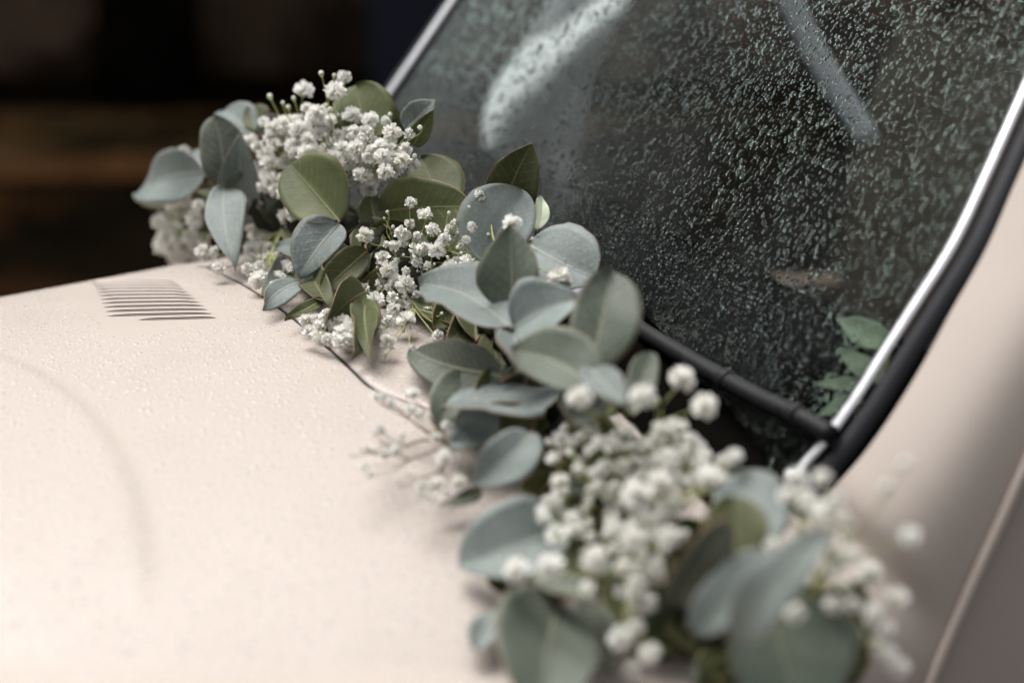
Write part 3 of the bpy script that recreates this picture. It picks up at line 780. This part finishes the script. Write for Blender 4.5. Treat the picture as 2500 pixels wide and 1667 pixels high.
sprig([(893, 712, 788, 798, 128, -.03, -.045, -18, 'o', 'r', .05, .1), (893, 742, 908, 876, 62, -.035, -.05, -10, 'o', 'l', .05, .25), (880, 735, 862, 866, 70, -.02, -.03, -20, 'o', 'l', .03, .15)], (893, 718), -0.03)
sprig([(736, 688, 642, 752, 66, -.02, -.03, 20, 'g', 'e', .03, .05), (784, 735, 695, 778, 34, -.02, -.03, 20, 'o', 'o', .03, .1), (700, 640, 640, 720, 60, .0, -.01, 10, 's', 'o', .03, .1)], (740, 690), -0.01)
sprig([(925, 520, 1146, 505, 165, .03, .05, 0, 'o', 'r', .06, .02), (1070, 530, 1028, 388, 148, .06, .07, 0, 'o', 'r', .03, .05), (925, 560, 905, 480, 70, .03, .03, 0, 'o', 'r', .02, .1), (980, 600, 950, 505, 110, .05, .06, 0, 'o', 'r', .02, .1)], (985, 540), 0.04)
sprig([(1225, 520, 1298, 350, 132, .035, .03, 0, 'o', 'o', .04, .12), (1185, 640, 1275, 462, 196, .015, .03, 20, 'g', 'r', .03, .05), (1292, 598, 1455, 678, 176, .015, .03, 22, 'g', 'r', .04, .04, 40), (1310, 560, 1322, 480, 50, .05, .06, 0, 'p', 'o', .0, .05), (1120, 700, 1050, 560, 150, .04, .05, 10, 'g', 'r', .02, .05)], (1240, 610), 0.015)
sprig([(1252, 752, 1247, 549, 158, -.055, -.085, -14, 's', 'p', .05, .03), (1250, 803, 1024, 694, 158, -.07, -.085, 34, 'g', 'o', .05, .08, 14), (1254, 800, 1418, 733, 150, -.07, -.065, 34, 'g', 'o', .05, .10), (1250, 806, 1262, 905, 120, -.065, -.075, 20, 'g', 'r', .03, .05), (1280, 830, 1345, 745, 60, -.04, -.04, -10, 'o', 'o', .03, .1), (1330, 740, 1392, 690, 56, -.03, -.02, 10, 'g', 'o', .02, .05)], (1251, 800), -0.066)
sprig([(1226, 918, 1008, 855, 128, -.035, -.055, 8, 's', 'o', .06, .12, 40), (1150, 918, 1066, 1046, 122, -.02, -.03, 5, 's', 'r', .04, .08, 40), (1168, 985, 1222, 895, 62, -.02, -.015, -20, 'o', 'o', .03, .1), (1330, 1003, 1094, 976, 120, -.05, -.055, 72, 'g', 'l', .02, .0, 25), (1320, 1012, 1130, 1010, 70, -.03, -.03, -30, 'o', 'l', .04, .1), (1280, 990, 1240, 900, 110, .01, .01, -30, 's', 'r', .02, .1)], (1225, 930), -0.03)
sprig([(1446, 905, 1494, 662, 174, -.07, -.085, 8, 's', 'e', .05, .04), (1452, 945, 1250, 856, 158, -.085, -.10, 20, 's', 'o', .05, .04), (1436, 898, 1520, 990, 76, -.095, -.11, 30, 'g', 'e', .05, .05), (1548, 1012, 1592, 860, 74, -.05, -.05, 10, 's', 'r', .03, .1), (1440, 930, 1400, 1040, 130, -.06, -.07, 5, 's', 'r', .03, .08)], (1446, 905), -0.075)
sprig([(1215, 1060, 1112, 1030, 140, -.04, -.05, 25, 'g', 'r', .04, .08, 12), (1302, 1058, 1160, 1184, 122, -.055, -.07, 12, 'g', 'e', .05, .08), (1176, 1198, 1072, 1234, 36, -.02, -.025, 20, 's', 'o', .03, .05)], (1296, 1058), -0.05)
sprig([(1385, 1285, 1120, 1385, 196, -.03, -.045, 26, 'g', 'e', .08, .10), (1340, 1380, 1190, 1420, 100, -.02, -.02, -10, 'o', 'r', .05, .08)], (1380, 1285), -0.02)
sprig([(1368, 1470, 1328, 1735, 268, -.04, -.07, -14, 's', 'r', .05, .06), (1470, 1478, 1272, 1404, 40, -.055, -.06, 55, 's', 'l', .03, .05), (1215, 1490, 1160, 1590, 74, -.0, -.01, 25, 'g', 'e', .03, .05), (1400, 1480, 1500, 1640, 120, -.03, -.04, 0, 's', 'r', .03, .1)], (1368, 1474), -0.05)
sprig([(1845, 1345, 1790, 1156, 178, -.02, -.01, 12, 'g', 'r', .04, .05), (1792, 1390, 1792, 1212, 160, -.045, -.045, -8, 'o', 'r', .05, .08), (1660, 1475, 1776, 1264, 148, -.065, -.10, -22, 's', 'o', .06, .08)], (1770, 1400), -0.05)
sprig([(1886, 1352, 1696, 1548, 128, -.07, -.085, 25, 'g', 'e', .06, .10), (1800, 1562, 2034, 1292, 138, -.085, -.085, 25, 'g', 'e', .06, .08), (1880, 1470, 1960, 1745, 330, -.02, -.05, 10, 's', 'r', .05, .05), (2010, 1480, 2060, 1640, 120, -.0, -.02, 15, 'g', 'r', .04, .1)], (1850, 1480), -0.05)

# filler leaves deep in the garland
def fillers(n, k0=2, ym=0.02):
    out = []
    for i in range(n):
        k = rnd.randrange(k0, len(axis_s) - 1); q = axis_s[k]; sc = 1.9 / (q.z / 1000)
        bx, by = q.x + rnd.uniform(-60, 60) * sc, q.y + rnd.uniform(-40, 60) * sc
        a = rnd.uniform(0, 6.28); ln = rnd.uniform(75, 115) * sc
        out.append(((bx, by), (bx, by, bx + math.cos(a) * ln, by + math.sin(a) * ln * 0.8, rnd.uniform(60, 95) * sc, rnd.uniform(ym, ym + .03), rnd.uniform(ym, ym + .04), rnd.uniform(-25, 25), rnd.choice('ooos'), rnd.choice('ro'), .03, .1)))
    return out
fl = fillers(104) + fillers(48, 42, -0.005)
for i in range(0, len(fl), 4): sprig([x[1] for x in fl[i:i + 4]], fl[i][0], 0.03)
# added dark core tube, giving the shade between leaves and flowers as colour
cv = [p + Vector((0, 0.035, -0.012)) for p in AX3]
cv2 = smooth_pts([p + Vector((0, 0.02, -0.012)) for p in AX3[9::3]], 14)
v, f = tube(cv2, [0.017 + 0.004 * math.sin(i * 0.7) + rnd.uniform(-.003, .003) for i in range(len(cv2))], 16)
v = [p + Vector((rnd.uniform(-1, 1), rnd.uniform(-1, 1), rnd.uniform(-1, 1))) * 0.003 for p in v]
new_obj('shade_core', mesh_from('shade_core', gl(v), f), gar, mat_simple('dark_core_shade', (0.020, 0.022, 0.010), 0.9, 0.6, 150, 0, 0.9, 0.004))

# dew on leaves
for i, (par, Vt, nn, cnt) in enumerate(dew_sites):
    K = 11; nu = len(Vt) // K; idx, P3, N3 = [], [], []
    q = random.Random(i)
    for _ in range(cnt):
        a = q.randrange(2, nu - 2); b = q.randrange(1, K - 2); u1, v1 = q.random(), q.random()
        if q.random() < 0.4: b = q.choice((0, K - 2)); 
        A = Vt[a * K + b].lerp(Vt[a * K + b + 1], v1); B = Vt[(a + 1) * K + b].lerp(Vt[(a + 1) * K + b + 1], v1)
        nl = (Vt[(a + 1) * K + b] - Vt[a * K + b]).cross(Vt[a * K + b + 1] - Vt[a * K + b]).normalized()
        if nl.dot(nn) < 0: nl = -nl
        P3.append(A.lerp(B, u1) + nl * 0.0005 - GAR0); N3.append(nl)
    P3 = np.array(P3); N3 = np.array(N3); Ax = np.cross(N3, nrs.normal(size=N3.shape)); Ax /= np.linalg.norm(Ax, axis=1)[:, None]
    sz = np.clip(nrs.lognormal(math.log(0.0007), 0.35, cnt), 0.0004, 0.0016)
    o = new_obj('dew_drops', drops_mesh('dew_drops', P3, N3, Ax, sz, sz, sz * 0.7), par, M['dew']); o['kind'] = 'stuff'

# ---- baby's breath flowers
def flower_mesh(seed, kind):
    q = random.Random(seed); V, F, mi = [], [], []
    def petal(base, d, ln, w, ruffle):
        side = d.cross(Vector((q.uniform(-1, 1), q.uniform(-1, 1), q.uniform(-1, 1)))).normalized(); nn = side.cross(d)
        o = len(V)
        V.append(base); V.append(base + d * ln * 0.55 - side * w * 0.55 + nn * ruffle * q.uniform(-1, 1)); V.append(base + d * ln * 0.55 + side * w * 0.55 + nn * ruffle * q.uniform(-1, 1))
        V.append(base + d * ln * 0.95 - side * w * 0.5 + nn * ruffle * q.uniform(-1, 1)); V.append(base + d * ln * 1.05 + nn * ruffle * q.uniform(-1, 1)); V.append(base + d * ln * 0.95 + side * w * 0.5 + nn * ruffle * q.uniform(-1, 1))
        for t in ((0, 1, 2), (1, 3, 4), (1, 4, 2), (2, 4, 5)): F.append(tuple(x + o for x in t)); mi.append(0)
    cnt = {'full': 58, 'cup': 34, 'bud': 14}[kind]
    for i in range(cnt):
        zc = {'full': 1 - 1.55 * (i + .5) / cnt, 'cup': 0.95 - 0.95 * (i + .5) / cnt, 'bud': 0.98 - 0.6 * (i + .5) / cnt}[kind]
        a = i * 2.39996 + q.uniform(-.4, .4); rr = math.sqrt(max(0, 1 - zc * zc))
        d = Vector((rr * math.cos(a), rr * math.sin(a), zc + q.uniform(-.12, .12))).normalized()
        ln = {'full': q.uniform(0.40, 0.56), 'cup': q.uniform(0.36, 0.52), 'bud': q.uniform(0.38, 0.46)}[kind]
        petal(Vector((0, 0, -0.06)) + d * 0.03, d, ln, q.uniform(0.17, 0.27), 0.06)
    if kind != 'full' or True:                                   # calyx
        for i in range(6):
            a0, a1 = i * math.pi / 3, (i + 1) * math.pi / 3; o = len(V)
            rb_, zt = 0.20, (-0.12 if kind != 'bud' else 0.12)
            V += [Vector((0.05 * math.cos(a0), 0.05 * math.sin(a0), -0.42)), Vector((0.05 * math.cos(a1), 0.05 * math.sin(a1), -0.42)),
                  Vector((rb_ * math.cos(a1), rb_ * math.sin(a1), -0.22)), Vector((rb_ * math.cos(a0), rb_ * math.sin(a0), -0.22)), Vector((0.24 * math.cos((a0 + a1) / 2), 0.24 * math.sin((a0 + a1) / 2), zt))]
            F += [(o, o + 1, o + 2, o + 3), (o + 3, o + 2, o + 4)]; mi += [1, 1]
    me = mesh_from('flower', V, F, True, mi); me.materials.append(M['petal']); me.materials.append(M['calyx']); return me
FM = {'full': [flower_mesh(i, 'full') for i in range(7)], 'cup': [flower_mesh(20 + i, 'cup') for i in range(4)]}
def bud_mesh(seed):
    q = random.Random(seed); V, F, mi = [], [], []
    prof = [(0.02, -0.55), (0.14, -0.45), (0.30, -0.2), (0.36, 0.05), (0.32, 0.28), (0.16, 0.46), (0.0, 0.52)]
    k = 9
    for i, (r, z) in enumerate(prof):
        for j in range(k): a = 2 * math.pi * j / k; rr = r * (1 + 0.10 * math.cos(5 * a + i)); V.append(Vector((rr * math.cos(a), rr * math.sin(a), z)))
    for i in range(len(prof) - 1):
        for j in range(k): F.append((i * k + j, i * k + (j + 1) % k, (i + 1) * k + (j + 1) % k, (i + 1) * k + j)); mi.append(1 if i < 3 else 0)
    me = mesh_from('bud', V, F, True, mi); me.materials.append(M['calyx']); me.materials.append(M['petal']); 
    me.polygons.foreach_set('material_index', [0 if x == 1 else 1 for x in mi]); return me
BM = [bud_mesh(i) for i in range(3)]
all_flowers = []
def spray(flowers, buds, root_px, root_dd, ddr, nodes, lift=0.014, mat='stem'):
    """flowers: (px, py, size px); stems meet in nodes and run to a root in the garland"""
    root = GP(*root_px, root_dd)
    items = []
    for kind, lst in (('f', flowers), ('b', buds)):
        for it in lst:
            dd = it[3] if len(it) > 3 else rnd.uniform(*ddr)
            P = GP(it[0], it[1], dd, lift); S = it[2] * px_m(P); items.append((kind, P, S, it[2]))
    nodes = max(2, nodes); seeds = rnd.sample(items, min(nodes, len(items)))
    cents = [s[1].copy() for s in seeds]
    for _ in range(4):
        gs = [[] for _ in cents]
        for it in items: gs[min(range(len(cents)), key=lambda k: (cents[k] - it[1]).length)].append(it[1])
        cents = [sum(g_, Vector()) / len(g_) if g_ else c for g_, c in zip(gs, cents)]
    nd = [c.lerp(root, 0.38) - Z * 0.003 for c in cents]
    parts = []
    for c in nd:
        parts.append(tube(smooth_pts([root, root.lerp(c, .5) + Vector((rnd.uniform(-.006, .006), rnd.uniform(-.006, .006), rnd.uniform(-.006, .004))), c], 4), 0.0009, 5, False))
    holder = bpy.data.objects.new('baby_breath_spray', None)
    out = []
    for kind, P, S, spx in items:
        k = min(range(len(nd)), key=lambda i: (cents[i] - P).length); c = nd[k]
        d = (P - c).normalized(); 
        up = (d * 0.9 + (CAM - P).normalized() * (0.55 if kind == 'f' else 0.1) + Z * 0.35 + Vector((rnd.gauss(0, .35), rnd.gauss(0, .35), rnd.gauss(0, .35)))).normalized()
        sc = S * (1.12 if P.y > 1.45 else 0.98) if kind == 'f' else S * 1.0
        bot = P - up * (sc * 0.42)
        midp = c.lerp(bot, 0.55) + Vector((rnd.uniform(-.004, .004), rnd.uniform(-.004, .004), rnd.uniform(-.005, .002)))
        parts.append(tube(smooth_pts([c, midp, bot - up * 0.003, bot], 3), 0.00048, 4, False))
        rot = up.to_track_quat('Z', 'Y') @ Matrix.Rotation(rnd.uniform(0, 6.28), 3, 'Z').to_quaternion()
        me = rnd.choice(BM) if kind == 'b' else (rnd.choice(FM['full']) if rnd.random() < 0.72 else rnd.choice(FM['cup']))
        out.append((kind, me, P, rot, sc, spx))
    v, f = join(parts)
    so = new_obj('baby_breath_spray', mesh_from('baby_breath_spray', gl(v), f), gar, M[mat])
    for (kind, me, P, rot, sc, spx) in out: all_flowers.append((so, kind, me, P, rot, sc, spx))
    return so
def Zm(lst, x0, y0, s): return [(x0 + a / s, y0 + b / s, c / s) + tuple(e) for a, b, c, *e in lst]
def rand_poly(poly, n, smin, smax, mind=0.0):
    xs = [p[0] for p in poly]; ys = [p[1] for p in poly]; out = []; tries = 0
    while len(out) < n and tries < 6000:
        tries += 1; x, y = rnd.uniform(min(xs), max(xs)), rnd.uniform(min(ys), max(ys)); c = False; j = len(poly) - 1
        for i in range(len(poly)):
            if (poly[i][1] > y) != (poly[j][1] > y) and x < (poly[j][0] - poly[i][0]) * (y - poly[i][1]) / (poly[j][1] - poly[i][1]) + poly[i][0]: c = not c
            j = i
        if c and all((x - a[0]) ** 2 + (y - a[1]) ** 2 > mind ** 2 for a in out): out.append((x, y, rnd.uniform(smin, smax)))
    return out
# far cluster
f1 = Zm([(1210,130,70),(1160,205,100),(990,200,90),(1255,340,95),(1350,365,85),(1440,370,50),(1470,435,90),(1565,440,60),(1545,525,65),(1480,550,90),(1330,430,75),(1265,465,75),(1350,490,80),(1195,505,90),(1290,525,90),(1040,540,90),(1110,535,80),(940,400,100),(850,465,100),(930,500,90),(690,480,80),(735,510,60),(1110,400,80),(1180,450,70),(1060,330,90),(1010,300,60),(1150,570,100),(1210,600,100),(1260,580,90),(1420,560,80),(1590,610,60),(1340,570,60),(1380,620,60),(1100,460,60),(1330,680,90),(1350,740,90),(770,375,60)], 300, 130, 2.24)
f1 += rand_poly([(640, 330), (720, 270), (800, 265), (900, 330), (985, 370), (1000, 410), (930, 440), (850, 420), (800, 390), (720, 400), (640, 420)], 46, 28, 42, 17)
b1 = Zm([(1085,115,40),(1155,125,30),(805,240,45),(875,275,30),(935,250,35),(905,300,35),(1135,310,40),(1175,345,35),(1460,340,35),(1625,410,40),(1595,565,40),(1110,290,35)], 300, 130, 2.24)
spray(f1, b1, (800, 470), 0.02, (-.02, .035), 9)
f2 = Zm([(700,625,90),(800,600,100),(900,590,100),(780,815,80),(740,960,120),(810,1070,80),(960,1025,75),(890,1190,100),(840,1280,70),(930,880,70),(800,700,90),(850,740,90),(760,760,80),(880,690,80),(1000,620,90),(500,1090,60),(520,1175,65),(720,1060,90),(740,1230,80),(680,1180,60),(900,800,60)], 300, 130, 2.24)
f2 += rand_poly([(600, 420), (720, 420), (730, 560), (700, 700), (620, 690), (590, 560)], 30, 26, 40, 18)
spray(f2, Zm([(820, 930, 35), (770, 900, 30)], 300, 130, 2.24), (690, 520), 0.03, (-.025, .03), 6)
f3 = Zm([(390,905,90,-.02),(360,1000,80,-.02),(415,830,60,-.02),(335,535,60)], 300, 130, 2.24) + rand_poly([(385, 520), (450, 480), (500, 540), (510, 620), (430, 640), (390, 600)], 26, 32, 44, 14)
spray(f3, [], (500, 540), 0.04, (-.01, .05), 4)
# cluster in focus
f4 = Zm([(135,478,120),(512,213,85),(625,315,125),(433,465,105),(447,540,80),(503,385,75),(395,700,70),(330,760,130),(275,665,110),(380,570,100),(550,600,110),(720,600,150),(870,470,130),(830,430,80),(960,515,70),(1008,412,75),(1085,630,90),(830,765,150),(970,700,110),(1035,775,140),(1125,725,90),(385,860,110),(470,885,140),(525,800,100),(630,820,100),(565,700,80),(380,1075,130),(525,1050,120),(470,1180,150),(215,1020,140),(130,930,100),(325,1345,140),(525,1400,65),(630,1100,65),(685,1070,50),(735,1180,80),(800,1190,70),(730,1305,90),(320,1180,100),(1075,155,90),(690,430,100),(870,380,60),(560,480,60),(340,900,80),(360,990,90),(560,960,60),(790,500,80),(920,570,60)], 850, 430, 3.336)
f4 += rand_poly([(930, 560), (1080, 560), (1150, 650), (1080, 760), (1000, 790), (930, 720)], 22, 16, 28, 12)
b4 = Zm([(322,297,40),(820,303,40),(365,418,45),(312,550,38),(537,658,35),(105,742,50),(240,745,40),(290,1020,42),(253,1237,35),(310,1440,38),(985,255,35),(600,480,30),(890,585,45),(750,460,30),(1140,475,40),(90,1020,45),(860,640,40),(920,625,35),(810,660,35),(295,345,28),(700,720,35),(450,640,30),(500,700,30),(640,760,30),(760,1120,35),(830,1240,40),(270,900,30)], 850, 430, 3.336)
spray(f4, b4, (1000, 650), 0.035, (-.028, .012), 11)
spray([(1250, 546, 42, -.045), (1366, 680, 54, .0), (1175, 478, 30, .02)], [(1300, 585, 14, -.02)], (1240, 640), 0.01, (0, .01), 2)
spray(rand_poly([(745, 775), (800, 765), (860, 800), (850, 845), (790, 830), (750, 820)], 16, 26, 38, 14), [], (880, 760), 0.0, (-.02, .0), 3)
# spray lying out on the bonnet
f5 = Zm([(300,690,60),(350,700,70),(410,740,80),(540,680,90),(530,780,80),(590,810,60),(340,905,80),(480,940,60),(260,1030,60),(245,1150,90),(360,1070,70),(440,1040,80),(270,1190,60),(690,960,70),(765,890,80),(745,1060,90),(740,1090,100),(600,1270,80),(700,1250,90),(835,1240,90),(660,1350,70),(610,1330,60),(760,1300,60)], 800, 700, 2.613)
f5b = Zm([(148,1072,30),(285,945,30),(208,1028,20),(545,1345,40),(425,1275,24),(500,1185,25),(330,990,24),(400,1165,24)], 800, 700, 2.613)
spray(f5, f5b, (1110, 1085), -0.01, (-.05, -.02), 6, 0.032, 'twig')
# near blurred cluster
s4 = 1.809
polyN = [(1000 + a / s4, 1000 + b / s4) for a, b in [(560,80),(760,60),(900,100),(1080,70),(1200,60),(1330,160),(1450,200),(1390,310),(1250,400),(1190,620),(1090,760),(1080,900),(1000,900),(900,800),(800,640),(680,560),(560,460),(650,330),(590,180)]]
f6 = Zm([(470,705,115,-.10),(620,690,125,-.10),(820,660,125,-.10),(650,560,120,-.07),(790,790,90,-.07),(985,570,110,-.08),(590,445,80,-.06),(1000,370,125,-.07),(1100,320,110,-.06),(1330,300,105,-.03),(930,1010,110,-.06),(1060,1080,100,-.06),(1000,960,80,-.05),(1140,560,110,-.08),(1000,760,80,-.06),(1050,850,90,-.05),(980,1150,90,-.03)], 1000, 1000, s4)
f6 += rand_poly(polyN, 165, 28, 46, 15)
b6 = rand_poly(polyN, 26, 20, 28, 20)
spray(f6, b6, (1530, 1330), 0.02, (-.06, .035), 12)
spray([(1665, 922, 66, -.05), (1722, 990, 62, -.05), (1415, 968, 60, -.12), (1568, 965, 62, -.12)], [(1600, 980, 30, -.04)], (1520, 1130), 0.0, (-.06, -.04), 2)
f7 = Zm([(1710,300,105),(1820,300,85),(1640,510,105),(1900,460,85),(1800,470,85),(2190,240,60),(2110,340,60),(2210,560,105),(2030,720,120),(2150,830,115),(2050,890,85),(1970,1000,85),(2110,970,80),(2090,1050,80),(2160,1140,105),(1950,640,85),(1880,400,80),(1700,900,95),(1920,780,90),(1960,860,80),(1870,860,85),(2120,1080,80),(1760,380,70),(1600,600,70)], 1000, 1000, s4)
f7 += rand_poly([(1900, 1190), (2030, 1210), (2090, 1300), (2140, 1450), (2170, 1600), (2090, 1560), (2030, 1440), (1990, 1350)], 16, 28, 44, 16)
spray(f7, rand_poly([(1900, 1190), (2050, 1240), (2140, 1450), (2030, 1400)], 10, 18, 24), (1960, 1480), 0.0, (-.05, .01), 6)

# the 300 flower heads that show largest are objects of their own; the rest is one mass
all_flowers.sort(key=lambda x: -x[6])
heads = [x for x in all_flowers if x[1] == 'f']; buds_ = [x for x in all_flowers if x[1] == 'b']
print('flowers', len(heads), 'buds', len(buds_))
for (so, kind, me, P, rot, sc, spx) in heads[:300] + buds_:
    o = new_obj('flower' if kind == 'f' else 'bud', me, so); o.location = P - GAR0; o.rotation_mode = 'QUATERNION'; o.rotation_quaternion = rot; o.scale = (sc, sc, sc)
rest = heads[300:]
if rest:
    V, F, mi = [], [], []
    for (so, kind, me, P, rot, sc, spx) in rest:
        mt = Matrix.Translation(P - GAR0) @ rot.to_matrix().to_4x4() @ Matrix.Scale(sc, 4); o_ = len(V)
        V += [mt @ v.co for v in me.vertices]; F += [tuple(i + o_ for i in p.vertices) for p in me.polygons]; mi += [p.material_index for p in me.polygons]
    N = NT('white_petal_plain'); pc = geo_pos(N)
    b = N.pbr(N.mix(N.noise(pc, 300, 3), (0.86, 0.85, 0.79), (0.93, 0.92, 0.89)), 0.6)
    mp = N.done(b.outputs[0])
    me = mesh_from('small_flowers', V, F, True, mi); me.materials.append(mp); me.materials.append(M['calyx'])
    o = new_obj('small_flowers', me, gar); o['kind'] = 'stuff'

# ------------------------------------------------------------------ leafy sprig inside the windscreen
SP0 = on_ws(2125, 950, -0.05)
sp = empty('leafy_sprig', SP0, 'pale green leafy sprig inside the windscreen beside the chrome trim', 'sprig')
def inside_pos(px, py, dd): return on_ws(px, py, -0.022 - dd)
for spec in [(2188, 846, 2046, 778, 66, .012, .0, 10, 'p', 'p', .05, .1), (2158, 930, 2050, 856, 58, .012, .0, 10, 'p', 'p', .05, .1), (2112, 946, 1988, 938, 36, .012, .0, 15, 'p', 'p', .04, .1), (2106, 972, 1992, 1018, 36, .012, .0, 15, 'p', 'p', .04, .1)]:
    add_leaf(sp, spec, origin=SP0, posf=inside_pos)
pts = [inside_pos(2178, 836, .012), inside_pos(2150, 925, .012), inside_pos(2105, 950, .014), inside_pos(2085, 1050, .03)]
v, f = tube(smooth_pts(pts, 5), 0.0016, 6); new_obj('stem', mesh_from('stem', [p - SP0 for p in v], f), sp, M['stem'])
